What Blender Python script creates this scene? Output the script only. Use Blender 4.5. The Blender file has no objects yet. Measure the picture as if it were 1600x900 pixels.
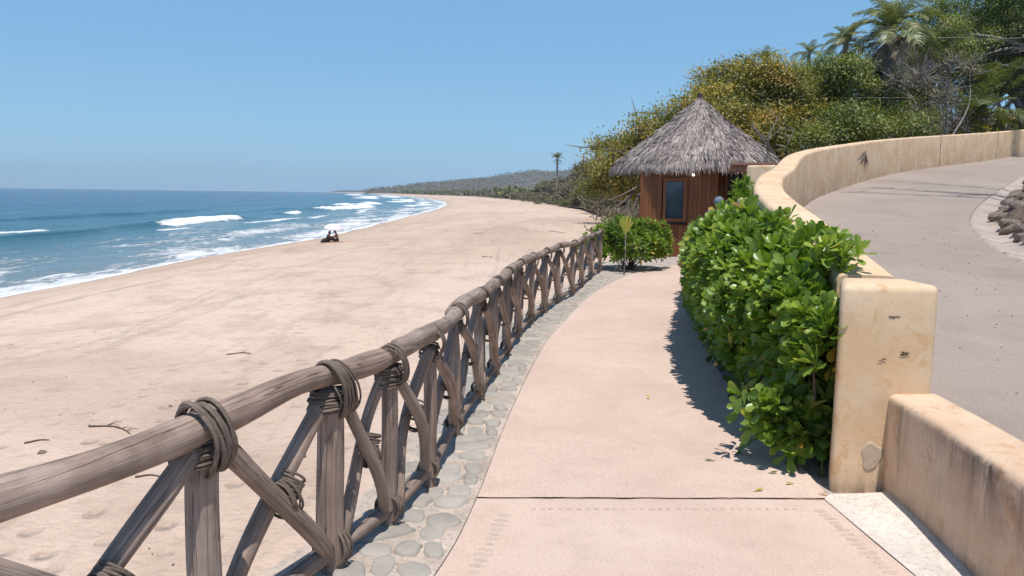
import bpy, math, random
import numpy as np
from mathutils import Vector, Matrix
random.seed(7); RNG = np.random.default_rng(7)
R = math.radians
sc = bpy.context.scene
COL = sc.collection

# ------------------------------------------------------------------ camera, sky, sun, exposure
EYE = 1.6; FPX = 1200.0; PITCH = R(7.0); ROLL = R(0.7)
cam_d = bpy.data.cameras.new('camera'); cam = bpy.data.objects.new('camera', cam_d); COL.objects.link(cam)
cam_d.sensor_width = 36; cam_d.lens = 36*FPX/1600; cam_d.clip_start = .05; cam_d.clip_end = 40000
_f = Vector((0, math.cos(PITCH), -math.sin(PITCH))); _u0 = Vector((0, math.sin(PITCH), math.cos(PITCH))); _r0 = Vector((1, 0, 0))
_r = _r0*math.cos(ROLL)+_u0*math.sin(ROLL); _u = _u0*math.cos(ROLL)-_r0*math.sin(ROLL)
cam.matrix_world = Matrix(((_r.x, _u.x, -_f.x, 0), (_r.y, _u.y, -_f.y, 0), (_r.z, _u.z, -_f.z, EYE), (0, 0, 0, 1)))
sc.camera = cam
SUNV = Vector((.055, -.32, 1)).normalized()
wd = bpy.data.worlds.new('World'); sc.world = wd; wd.use_nodes = True
nt = wd.node_tree; sky = nt.nodes.new('ShaderNodeTexSky'); sky.sky_type = 'NISHITA'; sky.sun_disc = False
sky.sun_elevation = math.asin(SUNV.z); sky.sun_rotation = math.atan2(SUNV.x, SUNV.y)
sky.altitude = 0; sky.air_density = 1.0; sky.dust_density = .0; sky.ozone_density = 4.0
bg = nt.nodes['Background']; bg.inputs[1].default_value = .10
# the coastal air keeps the lower sky a clean pale blue
_tc = nt.nodes.new('ShaderNodeTexCoord'); _sx_ = nt.nodes.new('ShaderNodeSeparateXYZ'); nt.links.new(_tc.outputs['Generated'], _sx_.inputs[0])
_rp = nt.nodes.new('ShaderNodeValToRGB'); _e = _rp.color_ramp.elements; _e[0].position = 0; _e[0].color = (3.5, 6.0, 8.2, 1); _e[1].position = .5; _e[1].color = (1.15, 3.05, 5.5, 1)
for _p, _c in ((.06, (3.0, 5.6, 8.0, 1)), (.16, (2.2, 4.65, 7.5, 1)), (.32, (1.6, 3.85, 6.9, 1))): _q = _e.new(_p); _q.color = _c
nt.links.new(_sx_.outputs['Z'], _rp.inputs[0])
_mf = nt.nodes.new('ShaderNodeMapRange'); _mf.inputs['From Min'].default_value = .35; _mf.inputs['From Max'].default_value = .75; _mf.inputs['To Min'].default_value = .92; _mf.inputs['To Max'].default_value = 0
nt.links.new(_sx_.outputs['Z'], _mf.inputs['Value'])
_mx = nt.nodes.new('ShaderNodeMix'); _mx.data_type = 'RGBA'; nt.links.new(_mf.outputs[0], _mx.inputs[0]); nt.links.new(sky.outputs[0], _mx.inputs[6]); nt.links.new(_rp.outputs[0], _mx.inputs[7]); nt.links.new(_mx.outputs[2], bg.inputs[0])
sl = bpy.data.lights.new('sun', 'SUN'); sl.energy = 4.2; sl.angle = R(.53); sl.color = (1, .955, .89)
so = bpy.data.objects.new('sun', sl); COL.objects.link(so); so.rotation_euler = (-SUNV).to_track_quat('-Z', 'Y').to_euler(); so.location = (0, 0, 60)
sc.view_settings.view_transform = 'Standard'; sc.view_settings.look = 'None'
sc.view_settings.exposure = .12; sc.view_settings.gamma = 1
sc.render.engine = 'CYCLES'
sc.cycles.use_denoising = True; sc.cycles.max_bounces = 6; sc.cycles.transparent_max_bounces = 4
sc.cycles.volume_bounces = 0

# ------------------------------------------------------------------ helpers
def tag(o, label=None, cat=None, group=None, kind=None):
    if label: o['label'] = label
    if cat: o['category'] = cat
    if group: o['group'] = group
    if kind: o['kind'] = kind
    return o

def empty(name, loc=(0, 0, 0), rz=0):
    o = bpy.data.objects.new(name, None); COL.objects.link(o); o.location = loc; o.rotation_euler = (0, 0, rz)
    o.empty_display_size = .2
    return o

class MB:
    """collects vertices and faces for ONE mesh"""
    def __init__(s): s.V = []; s.F = []; s.UV = []; s.M = []; s.A = []; s.n = 0
    def add(s, V, F, uv=None, mi=0, attr=0.):
        V = np.asarray(V, float).reshape(-1, 3); F = np.asarray(F, int)
        if uv is None: uv = np.zeros((len(V), 2))
        s.V.append(V); s.UV.append(np.asarray(uv, float)); s.F.append(F+s.n); s.M.append(np.full(len(F), mi))
        a = np.asarray(attr, float); s.A.append(np.full(len(F), float(a)) if a.ndim == 0 else a); s.n += len(V)
        return s
    def box(s, c, d, rz=0, mi=0, rx=0, ry=0):
        x, y, z = [k/2 for k in d]
        V = np.array([(a*x, b*y, g*z) for g in (-1, 1) for b in (-1, 1) for a in (-1, 1)])
        M = np.array(Matrix.Rotation(rz, 3, 'Z') @ Matrix.Rotation(ry, 3, 'Y') @ Matrix.Rotation(rx, 3, 'X'))
        return s.add(V @ M.T+np.array(c), [(0, 2, 3, 1), (4, 5, 7, 6), (0, 1, 5, 4), (2, 6, 7, 3), (0, 4, 6, 2), (1, 3, 7, 5)],
                     uv=V[:, [0, 2]], mi=mi)
    def tube(s, P, rad, seg=10, mi=0, noise=0., seed=0, attr=0., cap=True, flat=1.):
        P = np.asarray(P, float); n = len(P); rad = np.broadcast_to(np.asarray(rad, float), (n,)).copy()
        T = np.gradient(P, axis=0); T /= np.linalg.norm(T, axis=1)[:, None]+1e-12
        L = np.concatenate([[0], np.cumsum(np.linalg.norm(np.diff(P, axis=0), axis=1))])
        ref = np.array([0, 0, 1.]) if abs(T[0][2]) < .9 else np.array([1., 0, 0])
        N = np.cross(ref, T[0]); N /= np.linalg.norm(N); Ns = [N]
        for i in range(1, n):
            N = N-T[i]*np.dot(N, T[i]); N /= np.linalg.norm(N)+1e-12; Ns.append(N)
        Ns = np.array(Ns); B = np.cross(T, Ns)
        if cap:
            e0 = rad[0]*.35; e1 = rad[-1]*.35
            P = np.vstack([P[0]-T[0]*e0, P[0]-T[0]*e0*.8, P, P[-1]+T[-1]*e1*.8, P[-1]+T[-1]*e1])
            rad = np.concatenate([[1e-4, rad[0]*.75], rad, [rad[-1]*.75, 1e-4]])
            Ns = np.vstack([Ns[:1], Ns[:1], Ns, Ns[-1:], Ns[-1:]]); B = np.vstack([B[:1], B[:1], B, B[-1:], B[-1:]])
            L = np.concatenate([[-.02, -.01], L, [L[-1]+.01, L[-1]+.02]])
        th = np.linspace(0, 2*np.pi, seg+1); k = len(P)
        rr = np.repeat(rad[:, None], seg+1, 1)
        if noise:
            g = random.Random(seed); f = np.zeros_like(rr)
            for q in range(5):
                m = g.choice([1, 1, 2, 3, 4]); w = g.uniform(2, 11)
                f += math.pow(.75, q)*np.cos(m*th[None, :]+g.uniform(0, 6.3)+g.uniform(-1, 1)*L[:, None]*2)*np.sin(w*L[:, None]+g.uniform(0, 6.3))
            rr = rr*(1+noise*f)
        V = P[:, None, :]+rr[:, :, None]*(np.cos(th)[None, :, None]*Ns[:, None, :]*flat+np.sin(th)[None, :, None]*B[:, None, :])
        uv = np.stack([np.repeat(L[:, None], seg+1, 1), np.repeat(th[None, :]/(2*np.pi), k, 0)], -1)
        uv[..., 0] += (seed*1.37) % 50
        i = np.arange(k-1)[:, None]*(seg+1)+np.arange(seg)[None, :]
        F = np.stack([i, i+1, i+seg+2, i+seg+1], -1).reshape(-1, 4)
        return s.add(V.reshape(-1, 3), F, uv.reshape(-1, 2), mi, attr)
    def mesh(s, name, mats, smooth=True):
        V = np.vstack(s.V).astype(np.float32); UV = np.vstack(s.UV).astype(np.float32)
        me = bpy.data.meshes.new(name)
        lv = np.concatenate([f.reshape(-1) for f in s.F]); ls = np.concatenate([np.full(len(f), f.shape[1]) for f in s.F])
        me.vertices.add(len(V)); me.vertices.foreach_set('co', V.ravel())
        me.loops.add(len(lv)); me.loops.foreach_set('vertex_index', lv.astype(np.int32))
        me.polygons.add(len(ls)); me.polygons.foreach_set('loop_start', (np.cumsum(ls)-ls).astype(np.int32))
        me.polygons.foreach_set('loop_total', ls.astype(np.int32))
        me.polygons.foreach_set('material_index', np.concatenate(s.M).astype(np.int32))
        me.polygons.foreach_set('use_smooth', np.full(len(ls), smooth))
        me.update(calc_edges=True)
        u = me.uv_layers.new(name='UVMap'); u.data.foreach_set('uv', UV[lv].ravel())
        a = me.attributes.new('rnd', 'FLOAT', 'FACE'); a.data.foreach_set('value', np.concatenate(s.A).astype(np.float32))
        for m in (mats if isinstance(mats, (list, tuple)) else [mats]): me.materials.append(m)
        me.validate()
        return me
    def build(s, name, mats, parent=None, smooth=True):
        o = bpy.data.objects.new(name, s.mesh(name, mats, smooth)); COL.objects.link(o)
        if parent: o.parent = parent
        return o

def link_mesh(name, me, parent=None, loc=(0, 0, 0), rot=(0, 0, 0), scale=(1, 1, 1)):
    o = bpy.data.objects.new(name, me); COL.objects.link(o); o.parent = parent
    o.location = loc; o.rotation_euler = rot; o.scale = scale
    return o

def grid(X, Y, Z, uv=None):
    n, m = X.shape; V = np.stack([X, Y, Z], -1).reshape(-1, 3)
    i = np.arange(n-1)[:, None]*m+np.arange(m-1)[None, :]
    F = np.stack([i, i+1, i+m+1, i+m], -1).reshape(-1, 4)
    return V, F

def bevel(o, w=.01, seg=2):
    m = o.modifiers.new('bevel', 'BEVEL'); m.width = w; m.segments = seg; m.limit_method = 'ANGLE'; m.angle_limit = R(40)
    return o

def spline(P, n):
    """smooth resampling of a polyline (Catmull-Rom)"""
    P = np.asarray(P, float); out = []
    Q = np.vstack([2*P[0]-P[1], P, 2*P[-1]-P[-2]]); k = len(P)-1
    t = np.linspace(0, k, n)
    for x in t:
        i = min(int(x), k-1); u = x-i; a, b, c, d = Q[i], Q[i+1], Q[i+2], Q[i+3]
        out.append(.5*((2*b)+(-a+c)*u+(2*a-5*b+4*c-d)*u*u+(-a+3*b-3*c+d)*u**3))
    return np.array(out)

_fn = [(RNG.normal(size=2), RNG.uniform(0, 6.28)) for _ in range(40)]
def fbm(x, y, sc_=1., octv=4, seed=0):
    """cheap smooth 2-D noise (sums of sines)"""
    v = 0; a = 1.; f = sc_
    for o in range(octv):
        for k in range(3):
            (d, p) = _fn[(seed*5+o*3+k) % 40]
            v = v+a*np.sin((x*d[0]+y*d[1])*f*1.3+p+1.7*np.sin((x*d[1]-y*d[0])*f*.7+p*2))
        a *= .5; f *= 2.1
    return v/4.

# ------------------------------------------------------------------ materials
def nmat(name, rough=.8, spec=.3):
    m = bpy.data.materials.new(name); m.use_nodes = True; t = m.node_tree; b = t.nodes['Principled BSDF']
    b.inputs['Roughness'].default_value = rough; b.inputs['Specular IOR Level'].default_value = spec
    return m, t, b
def N(t, typ, **kw):
    n = t.nodes.new(typ)
    for k, v in kw.items():
        if k in n.inputs: n.inputs[k].default_value = v
        else: setattr(n, k, v)
    return n
def coords(t, kind='Object', scale=(1, 1, 1), rot=(0, 0, 0)):
    c = N(t, 'ShaderNodeTexCoord'); m = N(t, 'ShaderNodeMapping')
    m.inputs['Scale'].default_value = scale; m.inputs['Rotation'].default_value = rot
    t.links.new(c.outputs[kind], m.inputs[0]); return m.outputs[0]
def noise(t, vec, scale, detail=4, rough=.55, dist=0.):
    n = N(t, 'ShaderNodeTexNoise'); n.inputs['Scale'].default_value = scale; n.inputs['Detail'].default_value = detail
    n.inputs['Roughness'].default_value = rough; n.inputs['Distortion'].default_value = dist
    t.links.new(vec, n.inputs['Vector']); return n.outputs[0]
def ramp(t, fac, stops, interp='LINEAR'):
    n = N(t, 'ShaderNodeValToRGB'); e = n.color_ramp.elements; n.color_ramp.interpolation = interp
    while len(e) < len(stops): e.new(.5)
    for el, (p, c) in zip(e, stops):
        el.position = p; el.color = (*c, 1) if len(c) == 3 else c
    t.links.new(fac, n.inputs[0]); return n.outputs[0]
def g(v): return (v, v, v)
def mix(t, fac, a, b, mode='MIX'):
    n = N(t, 'ShaderNodeMix', data_type='RGBA', blend_type=mode)
    for sock, v in ((n.inputs[0], fac), (n.inputs[6], a), (n.inputs[7], b)):
        if isinstance(v, (int, float)): sock.default_value = v
        elif isinstance(v, tuple): sock.default_value = (*v, 1)
        else: t.links.new(v, sock)
    return n.outputs[2]
def math_(t, op, a, b=0., clamp=False):
    n = N(t, 'ShaderNodeMath', operation=op, use_clamp=clamp)
    for i, v in enumerate((a, b)):
        if isinstance(v, (int, float)): n.inputs[i].default_value = v
        else: t.links.new(v, n.inputs[i])
    return n.outputs[0]
def bump(t, b, h, strength=.5, dist=.02, prev=None):
    n = N(t, 'ShaderNodeBump'); n.inputs['Strength'].default_value = strength; n.inputs['Distance'].default_value = dist
    t.links.new(h, n.inputs['Height'])
    if prev: t.links.new(prev, n.inputs['Normal'])
    t.links.new(n.outputs[0], b.inputs['Normal']); return n.outputs[0]
def setc(t, b, c):
    if isinstance(c, tuple): b.inputs['Base Color'].default_value = (*c, 1)
    else: t.links.new(c, b.inputs['Base Color'])
def attr(t, name):
    n = N(t, 'ShaderNodeAttribute', attribute_name=name); return n.outputs['Fac']

def m_wood(name, lo, hi, crack=.6, uscale=1.2, vscale=9.):
    m, t, b = nmat(name, .82, .25)
    v = coords(t, 'UV', (uscale, vscale, 1))
    n1 = noise(t, v, 4, 6, .65, .3); o = coords(t, 'Object', (1, 1, 1)); n2 = noise(t, o, 5, 3)
    c = ramp(t, n1, [(.28, lo), (.72, hi)])
    c = mix(t, ramp(t, n2, [(.35, g(.0)), (.7, g(.55))]), c, tuple(x*.62 for x in lo))
    c = mix(t, math_(t, 'MULTIPLY', attr(t, 'rnd'), .4), c, mix(t, 1., c, (1.05, .88, .74), 'MULTIPLY'))
    c = mix(t, ramp(t, noise(t, o, 2.3, 4, .6), [(.52, g(0)), (.7, g(.5))]), c, tuple(min(1, x*1.28) for x in hi))
    c = mix(t, ramp(t, noise(t, coords(t, 'UV', (5, 5, 1)), 1.6, 2, .5, .5), [(.70, g(0)), (.76, g(.75))]), c, tuple(x*.35 for x in lo))
    cr = noise(t, coords(t, 'UV', (uscale*.35, vscale*.6, 1)), 2.3, 3, .5, .6)
    line = ramp(t, cr, [(.485, g(0)), (.4985, g(1)), (.5015, g(1)), (.512, g(0))])
    fine = ramp(t, noise(t, coords(t, 'UV', (uscale*.8, vscale*4, 1)), 5, 4, .6), [(.25, g(1)), (.42, g(0))])
    c = mix(t, math_(t, 'MULTIPLY', line, crack), c, tuple(x*.18 for x in lo))
    c = mix(t, math_(t, 'MULTIPLY', fine, .35), c, tuple(x*.5 for x in lo))
    setc(t, b, c)
    h = math_(t, 'SUBTRACT', n1, math_(t, 'ADD', math_(t, 'MULTIPLY', line, .9), math_(t, 'MULTIPLY', fine, .4)))
    bump(t, b, h, .7, .006); return m
M = {}
M['log'] = m_wood('weathered_log', (.22, .165, .135), (.47, .37, .315), .6, .9, 6.)
M['rope'] = m_wood('vine_lashing', (.135, .10, .08), (.33, .26, .215), .2, 6, 5)
M['bark'] = m_wood('bark', (.10, .075, .06), (.24, .19, .16), .5, 1.5, 5)
M['grey_bark'] = m_wood('grey_bark', (.20, .17, .155), (.42, .37, .34), .3, 1.5, 5)
M['finial_wood'] = m_wood('finial_wood', (.07, .05, .045), (.16, .12, .10))

def m_sand():
    m, t, b = nmat('sand', .95, .12)
    o = coords(t, 'Object')
    big = noise(t, coords(t, 'Object', (.05, .022, 1)), 1, 6, .6, .6); mid = noise(t, o, .5, 6, .65, .4)
    foot = noise(t, o, 3.2, 4, .6, .2); fine = noise(t, o, 45, 3, .7)
    c = ramp(t, big, [(.30, (.48, .355, .275)), (.5, (.635, .485, .385)), (.72, (.695, .545, .448))])
    c = mix(t, ramp(t, mid, [(.32, g(.7)), (.52, g(0))]), c, (.46, .34, .26)); c = mix(t, ramp(t, noise(t, coords(t, 'Object', (.10, .05, 1), (0, 0, R(15))), 1, 4, .6, .8), [(.56, g(0)), (.68, g(.45))]), c, (.43, .315, .245))
    st = noise(t, coords(t, 'Object', (.9, .10, 1), (0, 0, R(24))), 1, 5, .7, 1.2)
    c = mix(t, ramp(t, st, [(.54, g(0)), (.70, g(.6))]), c, (.40, .305, .25))
    c = mix(t, ramp(t, foot, [(.30, g(.42)), (.44, g(0))]), c, (.42, .30, .21))
    c = mix(t, ramp(t, fine, [(.2, g(.3)), (.5, g(0))]), c, (.38, .28, .21))
    # wet sand at the waterline (the foam attribute is the wetness here)
    dd = math_(t, 'ADD', attr(t, 'dshore'), math_(t, 'MULTIPLY', noise(t, coords(t, 'Object', (.22, .10, 1)), 1, 5, .6, .5), 5.))
    for p_, w_, a_ in ((.30, .004, .5), (.47, .003, .42), (.62, .005, .35)):
        c = mix(t, ramp(t, math_(t, 'DIVIDE', dd, 32.), [(p_-w_*2.5, g(0)), (p_, g(a_)), (p_+w_, g(0))]), c, (.36, .27, .215))
    c = mix(t, ramp(t, math_(t, 'DIVIDE', dd, 32.), [(.10, g(.0)), (.18, g(.35)), (.27, g(0))]), c, (.45, .33, .25))
    w = attr(t, 'wet'); c = mix(t, math_(t, 'MULTIPLY', w, .8), c, (.29, .215, .165))
    setc(t, b, c)
    rr = math_(t, 'SUBTRACT', .95, math_(t, 'MULTIPLY', w, .5)); t.links.new(rr, b.inputs['Roughness'])
    vo = N(t, 'ShaderNodeTexVoronoi'); vo.inputs['Scale'].default_value = 2.6; t.links.new(coords(t, 'Object', (1, .8, 1)), vo.inputs['Vector'])
    dimp = math_(t, 'MULTIPLY', ramp(t, vo.outputs['Distance'], [(.10, g(0)), (.30, g(1))]), 1.)
    trod = ramp(t, noise(t, coords(t, 'Object', (.16, .07, 1)), 1, 4, .6, .4), [(.44, g(0)), (.6, g(1))])
    c = mix(t, math_(t, 'MULTIPLY', math_(t, 'MULTIPLY', math_(t, 'SUBTRACT', 1., dimp), trod), .30), c, (.40, .29, .22)); setc(t, b, c)
    h = math_(t, 'ADD', math_(t, 'MULTIPLY', foot, 1.), math_(t, 'MULTIPLY', noise(t, o, 11, 4, .6), .45)); h = math_(t, 'ADD', h, math_(t, 'MULTIPLY', math_(t, 'MULTIPLY', dimp, trod), .8))
    p = bump(t, b, h, .8, .11); bump(t, b, fine, .25, .01, p); return m
M['sand'] = m_sand()

def m_concrete(name, lo, hi, stain, sc1=1.2, speck=90, bs=.3, rough=.9):
    m, t, b = nmat(name, rough, .25); o = coords(t, 'Object')
    n1 = noise(t, o, sc1, 7, .62, .5); sp = noise(t, o, speck, 3, .8); n3 = noise(t, o, sc1*6, 5, .6)
    c = ramp(t, n1, [(.3, lo), (.7, hi)])
    c = mix(t, ramp(t, n3, [(.3, g(.35)), (.5, g(0))]), c, stain)
    c = mix(t, ramp(t, sp, [(.3, g(.75)), (.47, g(0))]), c, tuple(x*.62 for x in lo))
    c = mix(t, ramp(t, sp, [(.58, g(0)), (.75, g(.5))]), c, tuple(min(1, x*1.25) for x in hi))
    setc(t, b, c); bump(t, b, sp, bs, .004); return m
M['path'] = m_concrete('pink_concrete', (.56, .41, .335), (.67, .52, .43), (.47, .345, .28), .8, 75, .35)
M['mortar'] = m_concrete('pale_mortar', (.36, .295, .245), (.62, .52, .44), (.28, .225, .185), 4, 40, .9)
M['apron'] = m_concrete('white_concrete', (.55, .48, .42), (.78, .70, .62), (.42, .35, .30), 3.5, 50, .5)
M['road'] = m_concrete('dusty_asphalt', (.30, .245, .21), (.385, .32, .28), (.25, .205, .175), .35, 60, .6, .92)
M['gravel'] = m_concrete('gravel', (.34, .28, .25), (.55, .47, .42), (.25, .2, .18), 9, 28, 1)
M['inlay'] = m_concrete('inlay', (.50, .39, .315), (.57, .45, .37), (.36, .29, .25), 4, 60, .3)

def m_stucco(name, base, pale, streak=1.0, zdirt=None):
    m, t, b = nmat(name, .85, .25); o = coords(t, 'Object')
    n1 = noise(t, o, 1.7, 6, .6, .4); n2 = noise(t, o, 6, 6, .65, .6)
    c = mix(t, ramp(t, n1, [(.38, g(0)), (.62, g(1))]), base, pale)
    c = mix(t, ramp(t, n2, [(.56, g(0)), (.62, g(.55))]), c, tuple(x*f for x, f in zip(base, (.88, .74, .52))))
    sv = noise(t, coords(t, 'Object', (1, 1, .09)), 7, 6, .7, .3)
    msk = ramp(t, noise(t, o, 1.1, 4, .6), [(.42, g(0)), (.62, g(1))]); gm0 = N(t, 'ShaderNodeNewGeometry'); sz0 = N(t, 'ShaderNodeSeparateXYZ'); t.links.new(gm0.outputs['Normal'], sz0.inputs[0]); msk = math_(t, 'MULTIPLY', msk, ramp(t, sz0.outputs[2], [(.35, g(1)), (.7, g(.06))]))
    c = mix(t, math_(t, 'MULTIPLY', math_(t, 'MULTIPLY', ramp(t, sv, [(.5, g(0)), (.68, g(1))]), msk), .65*streak), c, (.17, .125, .095))
    d = attr(t, 'dirt'); gm = N(t, 'ShaderNodeNewGeometry'); sz = N(t, 'ShaderNodeSeparateXYZ'); t.links.new(gm.outputs['Normal'], sz.inputs[0]); side = ramp(t, sz.outputs[2], [(.45, g(1)), (.8, g(.12))])
    dn = math_(t, 'MULTIPLY', d, math_(t, 'MAXIMUM', ramp(t, noise(t, o, 9, 6, .7, .4), [(.42, g(0)), (.6, g(.8))]), ramp(t, noise(t, coords(t, 'Object', (1, 1, .12)), 11, 6, .75, .5), [(.44, g(0)), (.6, g(1))])))
    c = mix(t, math_(t, 'MULTIPLY', math_(t, 'MULTIPLY', dn, side), 1.0, True), c, (.10, .075, .06))
    vo = N(t, 'ShaderNodeTexVoronoi', feature='DISTANCE_TO_EDGE'); vo.inputs['Scale'].default_value = 2.1
    wv = N(t, 'ShaderNodeVectorMath', operation='ADD'); nz_ = N(t, 'ShaderNodeTexNoise'); nz_.inputs['Scale'].default_value = 4; t.links.new(o, nz_.inputs['Vector']); sc2 = N(t, 'ShaderNodeVectorMath', operation='SCALE'); sc2.inputs['Scale'].default_value = .35
    t.links.new(nz_.outputs['Color'], sc2.inputs[0]); t.links.new(o, wv.inputs[0]); t.links.new(sc2.outputs[0], wv.inputs[1]); t.links.new(wv.outputs[0], vo.inputs['Vector'])
    ck = math_(t, 'MULTIPLY', ramp(t, vo.outputs['Distance'], [(0, g(1)), (.006, g(0))]), ramp(t, noise(t, o, 1.6, 3), [(.52, g(0)), (.62, g(1))]))
    c = mix(t, math_(t, 'MULTIPLY', ck, .5), c, (.25, .17, .11)); gs = ramp(t, noise(t, o, 14, 6, .75, .3), [(.3, g(.35)), (.48, g(0))]); c = mix(t, gs, c, tuple(x*.74 for x in base))
    setc(t, b, c); p = bump(t, b, noise(t, o, 9, 7, .7, .4), .35, .012); bump(t, b, noise(t, o, 90, 3, .7), .35, .003, p); return m
M['stucco'] = m_stucco('ochre_stucco', (.66, .46, .28), (.74, .575, .405), .25)
M['stucco_dirty'] = m_stucco('stained_stucco', (.62, .42, .285), (.70, .52, .375), 1.3)

def m_stone(name, lo, hi, sc1=7):
    m, t, b = nmat(name, .8, .3); o = coords(t, 'Object'); a = attr(t, 'rnd')
    n = noise(t, o, sc1, 6, .65)
    c = mix(t, a, mix(t, n, lo, hi), mix(t, n, tuple(x*1.35 for x in lo), tuple(x*1.3 for x in hi)))
    setc(t, b, c); bump(t, b, noise(t, o, sc1*3, 5, .7), .5, .01); return m
M['cobble'] = m_stone('grey_cobble', (.20, .185, .168), (.44, .395, .345))
M['rock'] = m_stone('brown_rock', (.13, .10, .085), (.30, .24, .20), 4)
M['red_rock'] = m_stone('red_rubble', (.22, .12, .10), (.38, .25, .21), 9)

def m_leaf(name, stops, rough=.45, trans=.25, spec=.5):
    """leaf colour comes from a per-leaf random attribute"""
    m, t, b = nmat(name, rough, spec); a = attr(t, 'rnd')
    c = ramp(t, a, stops); setc(t, b, c)
    tr = N(t, 'ShaderNodeBsdfTranslucent'); t.links.new(mix(t, 1., c, (1.35, 1.5, .5), 'MULTIPLY'), tr.inputs[0])
    ms = N(t, 'ShaderNodeMixShader'); ms.inputs[0].default_value = trans
    t.links.new(b.outputs[0], ms.inputs[1]); t.links.new(tr.outputs[0], ms.inputs[2])
    t.links.new(ms.outputs[0], t.nodes['Material Output'].inputs[0]); return m
M['hedge'] = m_leaf('naupaka_leaf', [(0, (.05, .10, .018)), (.45, (.14, .225, .032)), (.8, (.25, .345, .05)), (.93, (.34, .42, .065)), (.965, (.55, .46, .07)), (1, (.42, .20, .06))], .36, .3)
M['olive'] = m_leaf('olive_leaf', [(0, (.08, .08, .025)), (.35, (.19, .19, .045)), (.65, (.33, .28, .06)), (.85, (.50, .36, .07)), (1, (.50, .28, .08))], .5, .25)
M['green'] = m_leaf('green_leaf', [(0, (.07, .095, .025)), (.5, (.19, .22, .05)), (.85, (.30, .31, .07)), (1, (.40, .28, .08))], .5, .25)
M['bright'] = m_leaf('bright_leaf', [(0, (.08, .12, .035)), (.5, (.20, .24, .06)), (.9, (.33, .37, .10)), (1, (.36, .30, .12))], .45, .3)
M['brush'] = m_leaf('dry_brush', [(0, (.08, .06, .045)), (.5, (.17, .135, .105)), (.8, (.27, .22, .175)), (1, (.22, .15, .06))], .8, .1, .2)
M['far_scrub'] = m_leaf('far_scrub', [(0, (.10, .085, .06)), (.4, (.21, .18, .13)), (.7, (.26, .225, .165)), (.85, (.16, .185, .07)), (1, (.21, .23, .08))], .8, .1, .2)
M['palm'] = m_leaf('palm_leaf', [(0, (.11, .125, .05)), (.5, (.23, .25, .10)), (.9, (.35, .35, .16)), (1, (.46, .34, .14))], .45, .2)
M['palm_fresh'] = m_leaf('fresh_palm_leaf', [(0, (.06, .085, .03)), (.5, (.12, .15, .06)), (.9, (.20, .22, .095)), (1, (.26, .23, .11))], .42, .25)
M['palm_dead'] = m_leaf('dead_palm_leaf', [(0, (.16, .12, .09)), (.5, (.32, .25, .20)), (1, (.50, .36, .20))], .8, .1, .2)
M['yellow_leaf'] = m_leaf('yellow_leaf', [(0, (.30, .34, .06)), (.6, (.46, .40, .07)), (1, (.55, .36, .08))], .45, .3)
M['thatch'] = m_leaf('thatch', [(0, (.08, .06, .055)), (.4, (.28, .235, .22)), (.8, (.50, .43, .39)), (1, (.68, .60, .55))], .9, .0, .15)

def m_ground(name, a, b_, sc1):
    m, t, b = nmat(name, .95, .1); o = coords(t, 'Object'); n = noise(t, o, sc1, 7, .7)
    setc(t, b, ramp(t, n, [(.3, a), (.7, b_)])); bump(t, b, n, 1, .4); return m
M['earth'] = m_ground('leaf_litter', (.07, .05, .035), (.17, .13, .09), .8)
M['bank'] = m_ground('dry_bank', (.14, .10, .08), (.36, .28, .22), 2.2)
M['hill'] = m_ground('wooded_hill', (.065, .055, .04), (.15, .12, .085), .05)

def m_plank():
    m, t, b = nmat('stained_planks', .5, .4); v = coords(t, 'Object', (9, 9, .5)); o = coords(t, 'Object')
    n = noise(t, v, 3, 6, .6, .4); pl = N(t, 'ShaderNodeTexWhiteNoise', noise_dimensions='1D')
    c = ramp(t, n, [(.3, (.155, .055, .018)), (.7, (.31, .125, .045))])
    c = mix(t, math_(t, 'MULTIPLY', attr(t, 'rnd'), .5), c, (.10, .035, .014)); setc(t, b, c); bump(t, b, n, .4, .004); return m
M['plank'] = m_plank()
def flat(name, c, rough=.6, spec=.4, metal=0, nz=12, amp=.25):
    m, t, b = nmat(name, rough, spec); o = coords(t, 'Object'); n = noise(t, o, nz, 5, .6)
    setc(t, b, ramp(t, n, [(.25, tuple(x*(1-amp) for x in c)), (.75, tuple(x*(1+amp) for x in c))])); b.inputs['Metallic'].default_value = metal
    bump(t, b, n, .15, .003); return m
M['frame_wood'] = flat('frame_wood', (.24, .085, .032), .5)
M['trim_wood'] = flat('trim_wood', (.33, .14, .075), .55)
M['dark_gap'] = flat('dark_interior', (.012, .009, .008), .8)
M['glass'] = flat('dark_glass', (.055, .075, .11), .08, .6, amp=.15)
M['door_glass'] = flat('door_glass', (.02, .02, .02), .06, .6)
M['skin'] = flat('tanned_skin', (.28, .135, .08), .55)
M['black_cloth'] = flat('black_cloth', (.025, .018, .022), .85)
M['hair'] = flat('dark_hair', (.018, .012, .010), .6)
M['shirt'] = flat('grey_blue_shirt', (.20, .24, .30), .9)
M['cap'] = flat('grey_blue_cap', (.16, .19, .25), .85)
M['trousers'] = flat('dark_trousers', (.05, .055, .07), .9)
M['canvas'] = flat('white_canvas', (.80, .72, .74), .8, amp=.05)
M['pole_metal'] = flat('pole_metal', (.6, .6, .6), .35, metal=.8)
M['joint'] = flat('joint_dark', (.24, .155, .12), .95)
M['towel'] = flat('pink_towel', (.62, .36, .24), .9)
M['twig'] = flat('driftwood', (.13, .09, .07), .9)
M['stain'] = flat('stain_grey', (.17, .13, .11), .95)
M['patch'] = flat('patch_grey', (.50, .40, .30), .9, amp=.2, nz=30)
def m_bulb():
    m, t, b = nmat('lit_bulb'); b.inputs['Emission Color'].default_value = (1, .86, .62, 1); b.inputs['Emission Strength'].default_value = 6; return m
M['bulb'] = m_bulb()

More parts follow.
